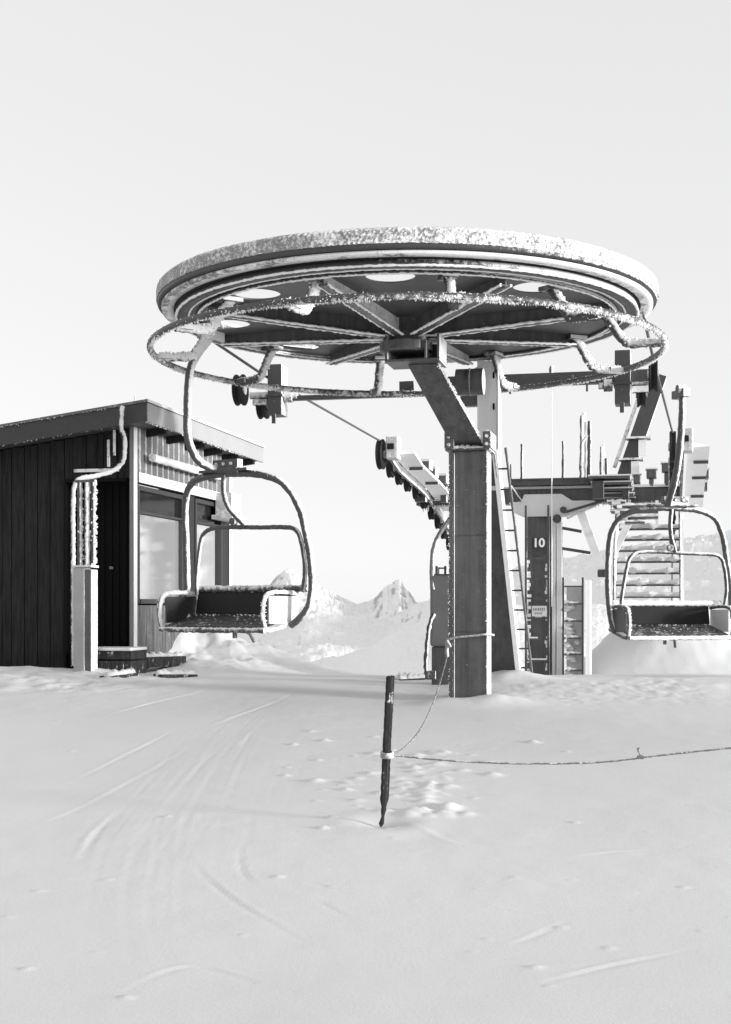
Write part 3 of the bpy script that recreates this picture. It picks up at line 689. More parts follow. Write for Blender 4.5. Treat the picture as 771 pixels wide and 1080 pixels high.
def sheave_train(off, label):
    pts = [lpt(x, y)+off for x, y in TRAIN]
    root = thing('sheave_train', label, 'sheave train', pts[4], 'sheave trains on the line tower')
    m = MB(); dr = Rv*.16
    for a, b in zip(pts, pts[1:]): m.beam(a+dr-Zv*.05, b+dr-Zv*.05, .05, .13)
    m.build('beam', M['steel_heavy'], root)
    for k, p in enumerate(pts):
        rad = .27 if k == 0 else .19
        w = MB().lathe(p-Zv*.02, [(.03,-.055),(rad-.02,-.055),(rad,-.04),(rad-.015,0),(rad,.04),(rad-.02,.055),(.03,.055)], 26, Rv, True, None, False).build('sheave', M['rubber'], root)
        under(w, MB().cyl(p-Zv*.02, .07, .15, Rv, 12), 'hub', M['pale'], root)
    # catwalk boards, boxes and posts beside the wheels
    m = MB()
    for a, b in zip(pts[:6], pts[1:7]): m.beam(a+Rv*.42-Zv*.0, b+Rv*.42-Zv*.0, .36, .05)
    m.build('walkway', M['rime'], root)
    m = MB(); m.boxv(pts[0]+Rv*.22+Zv*.08, Rv*.11, Lv*.15, Zv*.2); m.build('end_cap', M['pale'], root, .02)
    m = MB(); m.boxv(pts[0]+Rv*.20+Zv*.10-Lv*.16, Rv*.06, Lv*.012, Zv*.05); m.build('slot', M['rubber'], root)
    for k, s in ((2,.8),(3,.75),(3.8,.9),(5,.9)):
        i = int(k); p = pts[i].lerp(pts[i+1], k-i)+Rv*s*.62+Zv*.13
        m = MB(); m.boxv(p, Rv*.11, Lv*.2, Zv*.075); b = m.build('cable_box', M['steel'], root, .01)
        under(b, MB().boxv(p+Zv*.1, Rv*.12, Lv*.21, Zv*.022), 'snow_cap', M['snow'], root)
    for i in (1, 3, 5): MB().beam(pts[i]+Rv*.35-Zv*.05, pts[i]+Rv*.6-Zv*.05, .05, .05).build('strut', M['steel_rime'], root)
sheave_train(Vector((0,0,0)), 'stepped train of black sheaves on the tower, seen left of the post')
sheave_train(OFF, 'stepped train of black sheaves on the tower arm by the hanging chair at right')

# ------------------------------------------------------------------ haul rope
def rope():
    def top(p): return p+Zv*.205
    zr = EYE+2.895
    left = [top(lpt(x, y)) for x, y in TRAIN]; far = []
    for k in range(1, 8): far.append(left[-1]+Lv*(k*9)-Zv*(k*9*.33))
    r = 2.262+.012; c = Vector((AX.x, AX.y, zr)); arc = []
    for k in range(61):
        a = math.radians(180-12.6)+PI*k/60; arc.append(c+Vector((r*math.cos(a), r*math.sin(a), 0)))
    gl = arc[0].lerp(left[0], .27)-Zv*.06
    lft = [arc[0], gl]+left+far
    lft = lft[::-1]
    gr = arc[-1]; right = [arc[-1], arc[-1].lerp(left[0]+OFF, .27)-Zv*.06]+[p+OFF for p in left+far]
    m = MB(); m.tube(lft+arc[1:-1]+right, .017, 8)
    tag(m.build('haul_rope', M['rope']), 'taut steel haul rope running from the wheel over the tower sheaves', 'haul rope')
rope()

# ------------------------------------------------------------------ chairs (local: s right, f front, z up; origin on the seat)
def chair():
    root = thing('chairlift_chair', 'empty chairlift chair hanging in front of the dark hut, frosted bail', 'chairlift chair', (0,0,0), 'chairlift chairs on the haul rope')
    V = lambda s, f, z: Vector((s, -f, z))
    bail = catmull([V(-.70,.16,-.06), V(-.735,.10,.12), V(-.76,.08,.45), V(-.765,.09,.85), V(-.74,.13,1.20), V(-.62,.20,1.40), V(-.42,.27,1.475), V(-.15,.30,1.50), V(.15,.30,1.50),
                    V(.44,.27,1.47), V(.66,.20,1.38), V(.80,.13,1.16), V(.88,.09,.85), V(.94,.08,.45), V(.91,.10,.12), V(.73,.16,-.08)], 8)
    b = MB().tube(resample(bail, .025), .036, 12, .07).build('bail', M['tube'], root)
    m = MB(); rime_line(m, resample(bail, .05), .036, 70, .008, .005, .55); under(b, m, 'rime', M['rime'], root)
    hang = catmull([V(.18,.33,1.545), V(-.05,.36,1.55), V(-.12,.46,1.57), V(-.16,.60,1.66), V(-.16,.72,1.85), V(-.13,.76,2.15), V(-.10,.76,2.5), V(-.06,.70,2.68), V(0,.58,2.86)], 10)
    h = MB().tube(resample(hang, .03), .042, 12, .05).build('hanger', M['tube'], root)
    m = MB(); rime_line(m, resample(hang, .05), .042, 60, .008, .005, .55); under(h, m, 'rime', M['rime'], root)
    m = MB(); m.boxv(V(.03,.325,1.60), Vector((.17,0,0)), Vector((0,.045,0)), Vector((0,0,.045))); m.boxv(V(-.0,.325,1.535), Vector((.33,0,0)), Vector((0,.05,0)), Vector((0,0,.014)))
    cl = m.build('clamp', M['steel_rime'], root, .006)
    m = MB()
    for s in (-.08,.02,.12): m.cyl(V(s,.378,1.60), .018, .02, Vector((0,1,0)), 6)
    split_build(m, 'bolt', M['pale'], root, 0, cl)
    m = MB(); m.boxv(V(0,.55,2.90), Vector((.05,0,0)), Vector((0,.16,0)), Vector((0,0,.05))); m.cyl(V(-.03,.62,2.95), .05, .12, Vector((1,0,0)), 12); m.build('grip', M['steel_heavy'], root, .006)
    # restraint bar, hinged from the bail
    bar = catmull([V(-.60,.10,.25), V(-.585,.12,.45), V(-.52,.13,.80), V(-.46,.13,.91), V(-.34,.13,.955), V(-.1,.13,.96), V(.30,.13,.945), V(.64,.13,.935), V(.77,.12,.90), V(.83,.11,.78), V(.87,.10,.5), V(.84,.10,.28)], 8)
    bo = MB().tube(resample(bar, .025), .023, 10, .08).build('restraint_bar', M['tube'], root)
    m = MB(); rime_line(m, resample(bar, .05), .023, 40, .006, .004, .55); under(bo, m, 'rime', M['rime'], root)
    link = catmull([V(-.02,.33,1.49), V(-.03,.32,1.32), V(.0,.28,1.16), V(.08,.20,1.03), V(.12,.15,.97)], 6)
    m = MB(); m.tube(resample(link, .03), .026, 10, .08); m.cyl(V(.02,.22,1.01), .04, .05, Vector((0,1,0)), 14); m.build('bar_link', M['tube'], root)
    # seat, backrest, sides
    m = MB(); m.boxv(V(0,.02,.16), Vector((.66,0,0)), Vector((0,.018,0)), Vector((0,.02,.115))); m.build('backrest', M['rubber'], root, .008)
    top = MB().tube(resample([V(-.69,.0,.31), V(.84,.0,.31)], .03), .036, 10, .16).build('back_rail', M['steel_heavy'], root)
    for k in range(5):
        f = .06+k*.105; m = MB(); m.boxv(V(0,f,.035-f*.24), Vector((.665,0,0)), Vector((0,-.045,-.012)), Vector((0,0,.014))); m.build('seat_slat', M['slat'], root, .005)
    m = MB()
    for k in range(60):
        x = random.uniform(-.62,.62); f = random.choice([random.uniform(.04,.12), random.uniform(.05,.5)]); rr_ = random.uniform(.004,.012)
        m.lathe(V(x, f, .052-f*.24), [(.0005,-.004),(rr_,-.003),(rr_*.7,rr_*.45),(.0005,rr_*.6)], 7, None, False, lambda r, z, a, j: (r*random.uniform(.7,1.3), z))
    m.build('seat_rime', M['rime'], root)['kind'] = 'stuff'
    MB().tube(resample([V(-.70,.56,-.115), V(-.2,.56,-.12), V(.72,.56,-.115)], .03), .026, 10, .16).build('front_rail', M['steel_heavy'], root)
    for sg in (-1, 1):
        x = .70*sg; m = MB()
        lp = catmull([V(x,-.0,.25), V(x,.2,.27), V(x,.42,.265), V(x,.53,.22), V(x,.57,.08), V(x,.55,-.06), V(x,.46,-.115), V(x,.1,-.045), V(x,.0,-.02)], 6)
        a = m.tube(resample(lp, .025), .022, 10, .14).build('armrest', M['steel_heavy'], root)
        m = MB(); m.boxv(V(x,.24,.09), Vector((.012,0,0)), Vector((0,.235,0)), Vector((0,0,.14))); m.build('side_panel', M['slat'] if sg < 0 else M['pale'], root, .004)  # sunlight put into the colour: right panel pale, left panel dark
        m = MB(); rime_line(m, resample(lp, .05), .03, 120, .012, .007, .7); under(a, m, 'rime', M['rime'], root)
    m = MB(); m.boxv(V(-.02,.15,-.14), Vector((.015,0,0)), Vector((0,.02,0)), Vector((0,0,.07))); m.tube([V(.02,.25,-.05), V(.14,.1,-.16), V(.17,.06,-.25)], .018, 8); m.build('hinge_bracket', M['cord'], root)
    return root
M['slat'] = frosted('seat_slat', .035, bias=-.42, k=.75, amp=1.05, sc=30, white_dir=Vector((.3,-.1,.9)))
c1 = chair(); c1.location = P(259, 654, 14.35)+Vector((0,0,.02)); c1.rotation_euler = (0, 0, math.radians(-35))
def copy_tree(o, parent=None):
    c = o.copy(); COL.objects.link(c); c.parent = parent
    if parent: c.matrix_parent_inverse = o.matrix_parent_inverse.copy()
    for ch in o.children: copy_tree(ch, c)
    return c
c2 = copy_tree(c1); c2['label'] = 'empty chairlift chair at far right hanging in front of a snowy staircase'
c2.location = P(697, 662, 17.3); c2.rotation_euler = (0, 0, math.radians(14))

# ------------------------------------------------------------------ hut
HT = Frame((-2.92, 17.0, 0))
def hut():
    zb = .55; root = thing('lift_hut', 'dark boarded lift hut with a pitched roof and bright side windows', 'hut', HT(0,0,.7))
    W, D = 3.4, 3.87; slope = .13
    zt = 3.86
    # front wall with doorway (towards camera) as boards
    m = MB()
    def boards_front(r0, r1, z0, z1f):
        cuts = [r0]
        while cuts[-1] < r1-.2: cuts.append(cuts[-1]+random.choice([.09,.12,.12,.15,.18]))
        cuts.append(r1)
        for a, b in zip(cuts, cuts[1:]):
            z1 = z1f((a+b)/2) if callable(z1f) else z1f
            m.boxf(HT, a+.005, b-.005, .0+random.uniform(0,.018), .06, z0, z1)
    top = lambda r: zt+slope*r-.02
    boards_front(-W, -.93, zb, top); boards_front(-.93, -.04, 3.22, top)
    m.boxf(HT, -W, -.93, .061, .12, zb, zt-slope*W-.02); m.boxf(HT, -.93, -.05, .061, .12, 3.22, zt-slope*.95-.03)
    m.build('front_wall', M['hutwood'], root)
    m = MB(); m.boxf(HT, -W, -W+.06, .12, D, zb, zt-slope*W-.02); m.boxf(HT, -W+.06, -.06, D-.06, D, zb, zt-slope*W); m.build('rear_wall', M['hutwood'], root)
    d = MB(); d.boxf(HT, -.90, -.08, .35, .39, zb+.3, 3.22)
    for k in range(8): d.boxf(HT, -.88+k*.1, -.88+k*.1+.06, .335, .349, zb+.32, 3.2)
    d = d.build('dark_doorway', M['black'], root)  # near-black panel paints the dark inside of the open doorway
    under(d, MB().cyl(HT(-.42,.31,2.1), .02, .05, Lv, 8), 'handle', M['galv'], root)
    m = MB(); m.boxf(HT, -.93, -.90, .0, .4, zb, 3.22); m.boxf(HT, -.90, -.08, .0, .4, 3.18, 3.215); m.build('door_frame', M['black'], root)
    # side wall: sill boards, posts, windows
    m = MB(); n = 30
    for k in range(n):
        a = .12+(3.5-.12)*k/n; b = .12+(3.5-.12)*(k+1)/n; m.boxf(HT, -.07, -.0+random.uniform(0,.005), a+.004, b-.004, zb, 1.62)
    m.build('side_boards', M['sideboard'], root)
    m = MB(); m.boxf(HT, -.035, .025, -.02, .10, zb, 3.86); m.build('corner_post', M['galv'], root, .006)
    m = MB(); m.boxf(HT, -.08, .012, 1.78, 2.24, 1.62, 3.16); m.boxf(HT, -.08, .012, 3.46, 3.74, zb, 3.16); m.build('window_post', M['black2'], root, .004)
    m = MB(); m.boxf(HT, -.08, .03, 3.76, 3.87, zb, 3.86); m.build('corner_post', M['galv'], root, .006)
    for l0, l1 in ((.13,1.77),(2.26,3.45)):
        m = MB(); z0, z1 = 1.64, 3.14
        m.boxf(HT, -.06, .022, l0, l0+.06, z0, z1); m.boxf(HT, -.06, .022, l1-.06, l1, z0, z1); m.boxf(HT, -.06, .035, l0+.06, l1-.06, z0, z0+.06); m.boxf(HT, -.06, .022, l0+.06, l1-.06, z1-.06, z1)
        m.boxf(HT, -.05, .018, l0+.06, l1-.06, 2.79, 2.82); w = m.build('window', M['winframe'], root, .003)
        under(w, MB().boxf(HT, -.04, -.03, l0+.06, l1-.06, z0+.06, 2.78), 'pane', M['skyglass'] if l0 < 1 else M['glass'], root)
        under(w, MB().boxf(HT, -.045, -.035, l0+.06, l1-.06, 2.83, z1-.06), 'upper_pane', M['darkglass'], root)
    m = MB(); m.boxf(HT, -.08, .05, .101, 3.759, 3.17, 3.30); m.build('lintel', M['galv'], root, .006)
    # corrugated panel under the eaves
    prof = []; n = 110
    for k in range(n+1):
        l = .101+(3.65)*k/n; prof.append((l, .018*math.sin(k*PI/3.0)))
    m = MB(); vs = []
    for l, o in prof: vs += [HT(.02+o, l, 3.303), HT(.02+o, l, 3.86)]
    m.add(vs, [(2*k, 2*k+2, 2*k+3, 2*k+1) for k in range(n)], False); m.build('corrugated_panel', M['corr'], root)
    p0, p1 = HT(.14, .30, 3.50), HT(.14, 3.1, 3.50); t = MB().tube(resample([p0, p1], .05), .052, 10, .1)
    t.build('frosted_tube', M['steel_heavy'], root)  # frosted pipe along the wall, gives no light
    m = MB(); m.boxf(HT, .03, .09, .6, .66, 3.47, 3.53); m.boxf(HT, .03, .09, 2.7, 2.76, 3.47, 3.53); split_build(m, 'tube_bracket', M['steel'], root)
    m = MB(); m.boxf(HT, .04, .30, 3.05, 3.5, 2.95, 3.28); m.boxf(HT, .03, .36, 2.9, 3.6, 2.88, 2.945); m.build('junction_box', M['pale'], root, .01)
    # roof slab and fascias
    r0, r1, l0, l1 = -W-.4, .33, -.36, 4.55
    def rz(r): return zt+slope*r
    def slab(mb, r0, r1, l0, l1, a, b):
        mb.prism([HT(r0,l0,rz(r0)+a),HT(r1,l0,rz(r1)+a),HT(r1,l1,rz(r1)+a),HT(r0,l1,rz(r0)+a)], [HT(r0,l0,rz(r0)+b),HT(r1,l0,rz(r1)+b),HT(r1,l1,rz(r1)+b),HT(r0,l1,rz(r0)+b)])
    m = MB(); slab(m, r0+.03, r1-.03, l0+.03, l1-.03, .0, .19); roof = m.build('roof', M['under'], root)
    m = MB(); slab(m, r0, r1, l0, l0+.028, -.03, .20); under(roof, m, 'front_fascia', M['fascia_shaded'], root)
    m = MB(); slab(m, r1-.028, r1, l0+.029, l1, -.03, .20); under(roof, m, 'eaves_fascia', M['fascia_lit'], root)
    m = MB(); slab(m, r0-.02, r1+.02, l0-.02, l1+.02, .202, .235); under(roof, m, 'snow_cap', M['rooftop'], root)
    m = MB()
    for k in range(6): slab(m, -.0, r1-.03, .35+k*.75, .43+k*.75, -.09, -.002)
    split_build(m, 'rafter_end', M['hutwood'], root)
    ic = MB(); pts = [HT(r1-.01, l0+.3*k, rz(r1)-.03) for k in range(15)]; rime_line(ic, pts, .01, 26, .015, .009, .5, Vector((.3,0,-1)))
    pts = [HT(r0+.3*k, l0-.01, rz(r0+.3*k)+.2) for k in range(13)]; rime_line(ic, pts, .01, 60, .010, .006, .6, Vector((0,-.6,.6)))
    pts = [HT(r0+.3*k, l0-.01, rz(r0+.3*k)-.03) for k in range(13)]; rime_line(ic, pts, .01, 22, .009, .005, .5, Vector((0,-.4,-.6)))
    under(roof, ic, 'rime', M['rime'], root)
    MB().tube([HT(-.05,.2,rz(0)+.2), HT(-.05,.2,rz(0)+.42)], .012, 6).build('aerial', M['rime'], root)
    # small frosted battens on the dark front wall
    m = MB(); m.boxf(HT, -.78, -.18, -.03, -.003, 3.30, 3.34); m.boxf(HT, -.33, -.30, -.03, -.003, 3.36, 3.70); m.boxf(HT, -.25, -.225, -.03, -.003, 3.5, 3.86-.04); split_build(m, 'batten', M['steel_heavy'], root)
    cp = catmull([P(77.5,702,16.5), P(77,640,16.5), P(77,560,16.5), P(77,528,16.5), P(78.5,512,16.5), P(85,505,16.5), P(100,502,16.6), P(118,497,16.75), P(127,490,16.8), P(131,480,16.75), P(131,462,16.7), P(127.5,452,16.55), P(128,436,16.52), P(129,429,16.55)], 8)
    m = MB(); m.tube(resample(cp, .03), .028, 10, .14); c = m.build('conduit', M['steel_heavy'], root)
    m = MB(); rime_line(m, resample(cp, .06), .028, 60, .014, .008, .6); under(c, m, 'rime', M['rime'], root)
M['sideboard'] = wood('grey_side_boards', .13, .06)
M['black2'] = plain('black_trim', .02, .5)
M['darkglass'] = plain('dark_glass', .02, .06, 0, .1, 3, 0, .8)
M['corr'] = frosted('corrugated_sheet', .14, bias=-1.17, k=1.75, amp=.35, sc=7)
M['fascia_shaded'] = frosted('shaded_fascia', .035, bias=-.30, k=.6, amp=1.25, sc=16)  # shaded copy of the fascia; shade is put into the dark base
M['fascia_lit'] = frosted('lit_fascia', .40, bias=-.62, k=.4, amp=.8, sc=8, dirt=.15)  # lit copy of the fascia; sunlight is put into the pale base
M['rooftop'] = frosted('roof_edge_snow', .12, bias=.25, k=.9, amp=.8, sc=12)
hut()

def control_cabinet():
    fr = Frame((-3.375, 16.35, 0)); zg = gz(-3.375, 16.35)
    root = thing('pipe_cabinet', 'tall narrow grey cabinet with upright pipes beside the hut doorway', 'cabinet', fr(0,0,zg))
    z1 = EYE+.47
    m = MB(); m.boxf(fr, -.115, .035, -.11, .10, zg-.2, z1); m.build('case', M['galvfront'], root, .02)
    m = MB(); m.boxf(fr, .036, .115, -.10, .10, zg-.2, z1-.02); m.build('dark_side', M['steel'], root, .01)  # dark box forming the darker side of the cabinet
    m = MB(); m.boxf(fr, -.125, .125, -.115, .11, z1+.001, z1+.03); m.build('lid', M['pale'], root, .006)
    for r, w, mt in ((-.075,.03,'tube'), (.02,.034,'steel_heavy'), (.10,.026,'tube')):
        p = [fr(r,0,z1+.03), fr(r,0,EYE+1.5)]; MB().tube(resample(p, .04), w, 9, .12).build('pipe', M[mt], root)
    m = MB(); rime_line(m, resample([fr(.10,0,z1+.05), fr(.10,0,EYE+1.5)], .1), .03, 110, .025, .014, .6); rime_line(m, resample([fr(-.07,0,z1+.05), fr(-.07,0,EYE+1.45)], .1), .03, 60, .02, .012, .6); m.build('rime', M['rime'], root)['kind'] = 'stuff'
    m = MB(); m.boxf(fr, -.13, .13, -.03, .03, EYE+1.5, EYE+1.53); m.build('clamp', M['steel'], root)
M['galvfront'] = frosted('frosted_cabinet', .33, bias=.10, k=.4, amp=.7, sc=7)
control_cabinet()

def wooden_steps():
    fr = Frame((-2.95, 16.55, 0)); zg = gz(-2.95, 16.55)
    root = thing('wooden_step', 'snow topped dark wooden step below the hut doorway', 'step', fr(0,0,zg))
    for a, b, z0, z1, l0 in ((-.45,.13,-.1,.13,-.1),(-.45,.13,.145,.25,-.08)):
        MB().boxf(fr, a, b, l0, .42, zg+z0, zg+z1).build('board', M['wood'], root, .008)
    m = MB(); m.boxf(fr, -.455, .14, -.12, .42, zg+.252, zg+.29); m.build('snow_cap', M['snow'], root, .015)
    def plank(px0, py0, px1, py1, d0, d1, h, label):
        a = P(px0, py0, d0); b = P(px1, py1, d1); c = (a+b)/2
        r = thing('plank', label, 'plank', (c.x, c.y, gz(c.x, c.y)))
        m = MB(); m.beam(a, b, .22, h); m.build('timber', M['wood'], r, .008)
        m = MB(); pts = resample([a+Zv*(h/2), b+Zv*(h/2)], .03); m.tube(pts, lambda t: .055*(.6+.4*math.sin(t*23)**2), 8, .35); m.build('snow_cap', M['snow'], r)
    plank(131,699,191,697,16.95,17.6,.13,'snow capped dark timber lying against the drift by the step')
    plank(166,715,204,715,16.3,16.6,.09,'short dark timber poking out of the snow in front of the drift')
    plank(112,716,140,712,16.0,16.4,.06,'dark timber half buried in snow in front of the step')
    plank(419,718.5,459,716.5,15.9,16.05,.05,'dark flat board lying on the snow left of the post')
wooden_steps()

# ------------------------------------------------------------------ posts and cables by the support
def control_post():
    fr = Frame((.885, 15.4, 0)); zg = gz(.885, 15.4)
    root = thing('control_post', 'grey control post with a dark foot just left of the support post', 'control post', fr(0,0,zg))
    z = lambda py: EYE+(HY-py)/F*15.4
    m = MB(); m.boxf(fr, -.12, .16, -.10, .10, zg-.2, z(682)); m.build('foot', M['steel'], root, .01)
    m = MB(); m.boxf(fr, -.135, .165, -.13, .12, z(682)+.003, z(607)); m.build('case', M['galvdark'], root, .03)
    m = MB(); m.boxf(fr, -.12, .12, -.1, .1, z(607)+.002, z(605.5))
    for r in (-.07, .03): m.boxf(fr, r-.015, r+.015, -.05, .05, z(605.5), z(597))
    m.boxf(fr, -.08, .05, -.03, .03, z(600), z(598.5)); m.build('bracket', M['steel_rime'], root)
    cp = catmull([P(456,622,15.3), P(455.5,600,15.35), P(457,580,15.4), P(463,564,15.5), P(474,548,15.7), P(482,538,15.8)], 8)
    MB().tube(resample(cp, .03), .026, 10, .1).build('cable_conduit', M['galv'], root)
    cp = catmull([P(450,712,15.2), P(449,700,15.2), P(451,672,15.2), P(454,655,15.25), P(458,648,15.3)], 8)
    MB().tube(resample(cp, .03), .022, 8, .2).build('hose', M['steel_rime'], root)
    m = MB(); m.boxv(P(454,712,15.2), Vector((.06,0,0)), Vector((0,.04,0)), Vector((0,0,.05))); m.build('socket', M['steel_rime'], root, .01)
M['galvdark'] = frosted('dull_grey_case', .16, bias=-.40, k=.7, amp=.6, sc=6)
control_post()

def service_post():
    q = Frame(tuple(P(605,700,25.5))); sc = F/25.5; z = lambda py: EYE+(HY-py)/sc; r = lambda px: (px-605)/sc/.976
    root = thing('service_post', 'low pale post with snow choked ladder to the right of the numbered tower', 'post', q(0,0,z(716)))
    m = MB(); m.boxf(q, r(597), r(613), .15, .45, -1.6, z(619)); m.build('body', M['bodygrey'], root, .02)
    m = MB(); m.boxf(q, r(617), r(622), .0, .4, -1.6, z(612)); m.build('side_plate', M['rime'], root, .01)
    m = MB()
    for px in (594.5, 614.5): m.boxf(q, r(px)-.02, r(px)+.02, -.04, .02, -1.6, z(609))
    lo = m.build('ladder', M['steel_rime'], root)
    for y in (618.5, 637, 655, 673, 690, 707):
        rg = under(lo, MB().boxf(q, r(595.2), r(614), -.03, .01, z(y+.8), z(y-.8)), 'rung', M['steel_rime'], root)
    sn = MB()
    for y in (637, 655, 673, 690, 707):
        e = random.uniform(606, 614); sn.tube(resample([q(r(595.5),0,z(y-1.2)), q(r(e),0,z(y-1.2))], .03), lambda t: .032*(1.15-.5*t), 8, .5)
        for k in range(random.choice([2,4,5])):
            x = 597+abs(random.gauss(0,4)); yy = y+random.uniform(2,13); d = random.uniform(.03,.075)
            sn.tube(resample([q(r(x),.1,z(yy+3)), q(r(x+random.uniform(-1,2)),.1,z(yy-2))], .03), lambda t, d=d: d*(.4+1.2*math.sin(PI*min(max(t,.08),.92))), 9, .35)
    sn.build('snow_lump', M['snow'], root)['kind'] = 'stuff'
service_post()

def stairs():
    q = Frame(tuple(P(668,640,26.2))); sc = F/26.2; z = lambda py: EYE+(HY-py)/sc; r = lambda px: (px-668)/sc/.976
    root = thing('snowy_staircase', 'snow covered steel staircase rising behind the right hand chair', 'staircase', q(0,0,gz(q.o.x, 26.2)))
    n = 8
    for k in range(n):
        y = 642-k*13.0; l = k*.30
        m = MB(); m.boxf(q, r(648), r(716), l, l+.24, z(y+1.6), z(y)); t = m.build('tread', M['steel'], root)
        m = MB(); m.boxf(q, r(648)-.02, r(716)+.02, l-.02, l+.25, z(y)+.004, z(y-3.2-random.random()*1.5)); m.tube(resample([q(r(648),l-.02,z(y-2.5)), q(r(716),l-.02,z(y-2.5))], .06), lambda t: .06*(.55+.45*math.sin(t*17+k*2.1)*math.sin(t*7+k)), 8, .4); under(t, m, 'snow_cap', M['snow'], root, .02)
    m = MB()
    for px in (646.5, 717.5): m.prism([q(r(px)-.03,-.05,z(648)),q(r(px)+.03,-.05,z(648)),q(r(px)+.03,n*.3,z(646-n*13)),q(r(px)-.03,n*.3,z(646-n*13))],
                                     [q(r(px)-.03,-.05,z(641)),q(r(px)+.03,-.05,z(641)),q(r(px)+.03,n*.3,z(636-n*13)),q(r(px)-.03,n*.3,z(636-n*13))])
    split_build(m, 'stringer', M['rime'], root)
    for k in range(0, n, 2):
        for px in (648.5, 715.5):
            y = 642-k*13.0; m = MB(); m.tube(resample([q(r(px),k*.3+.1,z(y)), q(r(px),k*.3+.1,z(y)+.95)], .08), .022, 7, .3); m.build('railing_post', M['steel_heavy'], root)
    for px in (648.5, 715.5):
        m = MB(); m.tube(resample([q(r(px),.1,z(642)+.95), q(r(px),(n-2)*.3+.1,z(642-(n-2)*13.0)+.95)], .08), .026, 7, .3); m.build('handrail', M['steel_heavy'], root)
stairs()

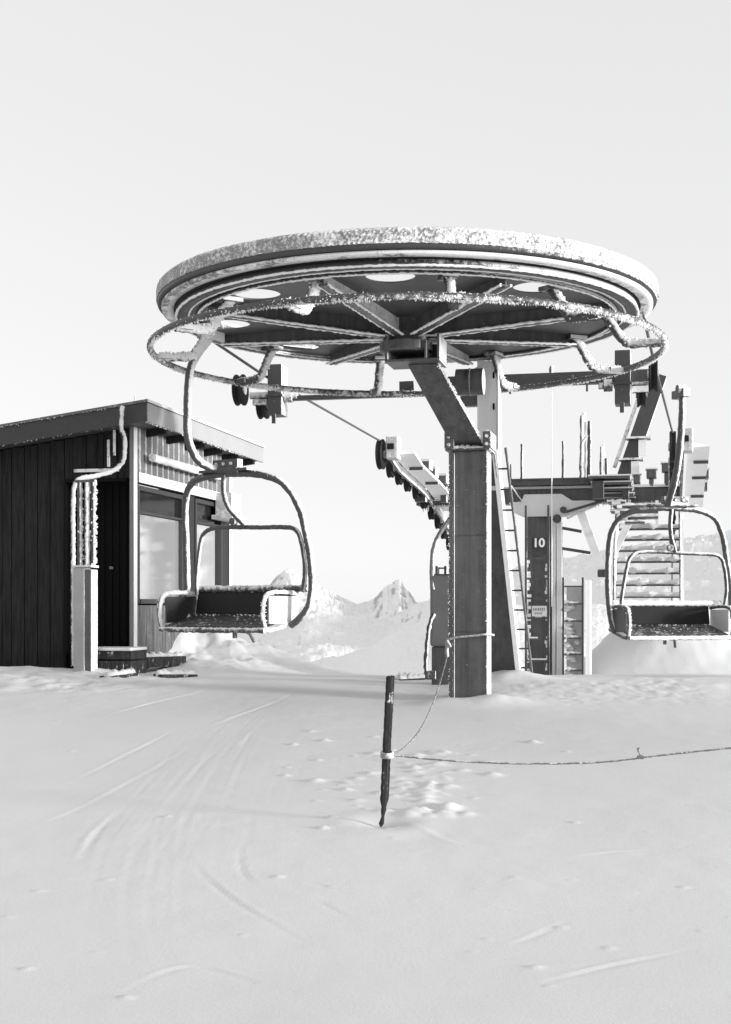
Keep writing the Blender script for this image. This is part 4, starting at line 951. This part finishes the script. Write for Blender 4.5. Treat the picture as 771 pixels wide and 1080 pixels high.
# ------------------------------------------------------------------ stake and ropes
def stake():
    x, y = ground_pt(403.5, 868); d = y
    root = thing('wooden_stake', 'dark weathered wooden stake leaning in the snow with a splintered foot', 'stake', (x, y, gz(x, y)))
    pts = [P(402,872,d), P(404,861,d), P(405.2,851,d), P(405.5,846,d), P(406.5,835,d), P(408,800,d), P(410,760,d), P(412.3,714,d)]
    pts = resample(pts, .02); m = MB(); n = len(pts); vs = []; fs = []; seg = 9; tot = (pts[-1]-pts[0]).length
    ph = [random.uniform(-.18,.22) for _ in range(seg)]
    for i, p in enumerate(pts):
        h = (p-pts[0]).length; r = .0275 if h > .17 else (.014+.004*math.sin(h*70) if h < .135 else .014+.0135*(h-.135)/.035)
        if i == 0: r = .006
        for k in range(seg):
            a = 2*PI*k/seg; q = r*(1+ph[k]+random.uniform(-.07,.07)); vs.append(p+Vector((math.cos(a)*q, math.sin(a)*q, random.uniform(-.01,.012) if i == n-1 else 0)))
    for i in range(n-1):
        for k in range(seg): a = i*seg+k; b = i*seg+(k+1) % seg; fs.append((a, b, b+seg, a+seg))
    fs.append(tuple(range((n-1)*seg, n*seg))); fs.append(tuple(range(seg))[::-1])
    m.add(vs, fs); m.build('shaft', M['stake'], root)
    m = MB(); c = P(408.2,796,d)
    for z in (-.012, 0, .012): m.tube([c+Vector((.036*math.cos(a), .036*math.sin(a), z+.006*math.sin(a))) for a in [2*PI*k/20 for k in range(21)]], .0075, 6, .25)
    m.build('cord_knot', M['tie'], root)
    # tie cord from stake to post
    a = c+Vector((.03,0,.004)); fr = Frame((1.10, 14.25, 0)); zt = EYE-.32
    e = Vector((fr(-.21,-.22,0).x, fr(-.21,-.22,0).y, EYE+(HY-693)/F*14.0))
    def hang(a, b, sag, n=46):
        return [a.lerp(b, k/n)-Zv*sag*4*(k/n)*(1-k/n) for k in range(n+1)]
    m = MB(); m.tube(hang(a, e, .21), .0058, 6, .25)
    o = m.build('tie_cord', M['cord']); tag(o, 'thin slack cord from the wooden stake up to the support post', 'cord')
    m = MB(); wr = [fr(-.225,-.225,zt-.06), fr(-.20,-.235,zt-.02), fr(-.13,-.235,zt+.0), fr(.20,-.215,zt+.035), fr(.225,-.19,zt+.035), fr(.225,.2,zt+.02), fr(-.21,.2,zt), fr(-.215,-.22,zt-.02), fr(-.21,-.235,zt-.08)]
    m.tube(resample(wr, .03), .011, 7, .3); m.tube(resample([fr(-.21,-.24,zt-.03), fr(-.17,-.245,zt-.10)], .02), .014, 7, .4)
    m.tube(resample([fr(-.21,-.235,zt-.05), e], .02), .014, 7, .4)
    o = m.build('cord_loop', M['tie']); tag(o, 'frosted cord loop tied round the lower support post', 'cord loop')
    far = P(830, 783, 8.9); b2 = c+Vector((.03,0,-.006)); n = 120
    pp = []
    for k in range(n+1):
        t = k/n; px = 408+(830-408)*t
        py = float(hermite([408,470,560,640,694,770,830], [796,802,805.5,803.5,797,789,783], px)); p = P(px, py, d+(8.9-d)*t); pp.append(p)
    pp[0] = b2
    m = MB(); m.tube(pp, .005, 6, .3); o = br = m.build('barrier_rope', M['thinrope']); tag(o, 'thin frosted barrier rope sagging just above the snow to the right of the stake', 'rope')
    i = min(range(n+1), key=lambda k: abs(CX+pp[k].x/pp[k].y*F-677)); q = pp[i]
    m = MB(); m.tube([q-Vector((.012,0,.0)), q+Vector((-.006,0,.012)), q+Vector((.0,0,.02)), q+Vector((-.014,0,.045)), q+Vector((-.018,0,.06)), q+Vector((-.006,0,.064))], .0055, 6, .2)
    m.tube([q-Vector((.02,0,-.004)), q+Vector((.02,0,.002))], .011, 7, .2)
    o = m.build('rope_end', M['cord']); o.parent = br
stake()

# ------------------------------------------------------------------ light, sky, camera
SUN_AZ, SUN_EL = math.radians(110), math.radians(7)      # azimuth measured from +Y (view) towards +X (right)
w = bpy.data.worlds.new('World'); S.world = w; w.use_nodes = True; nt = w.node_tree
sky = nt.nodes.new('ShaderNodeTexSky'); sky.sky_type = 'NISHITA'; sky.sun_disc = False; sky.sun_elevation = SUN_EL; sky.sun_rotation = SUN_AZ
sky.air_density = 1.0; sky.dust_density = 3.0; sky.ozone_density = 1.0; sky.altitude = 2400
hsv = nt.nodes.new('ShaderNodeHueSaturation'); hsv.inputs['Saturation'].default_value = 0.0
mx = nt.nodes.new('ShaderNodeMix'); mx.data_type = 'RGBA'; mx.inputs[0].default_value = .76; mx.inputs[7].default_value = (2.85, 2.85, 2.85, 1)   # thin high cloud veil
bg = nt.nodes['Background']; bg.inputs['Strength'].default_value = 0.15
nt.links.new(sky.outputs[0], hsv.inputs['Color']); nt.links.new(hsv.outputs[0], mx.inputs[6]); nt.links.new(mx.outputs[2], bg.inputs['Color'])
sd = bpy.data.lights.new('sun', 'SUN'); sd.energy = 2.4; sd.angle = math.radians(10); sd.color = (1, 1, 1)
so = bpy.data.objects.new('sun', sd); COL.objects.link(so)
dirv = Vector((math.sin(SUN_AZ)*math.cos(SUN_EL), math.cos(SUN_AZ)*math.cos(SUN_EL), math.sin(SUN_EL)))
so.rotation_euler = dirv.to_track_quat('Z', 'Y').to_euler(); so.location = (20, 10, 30)
cam = bpy.data.cameras.new('camera'); co = bpy.data.objects.new('camera', cam); COL.objects.link(co); S.camera = co
co.location = (0, 0, EYE); co.rotation_euler = (PI/2, 0, 0)
cam.sensor_fit = 'VERTICAL'; cam.sensor_height = 36; cam.lens = F/1080*36; cam.shift_y = (HY-540)/1080
cam.clip_start = .1; cam.clip_end = 20000
S.view_settings.view_transform = 'Standard'; S.view_settings.look = 'None'; S.view_settings.gamma = 1; S.view_settings.exposure = 1.05
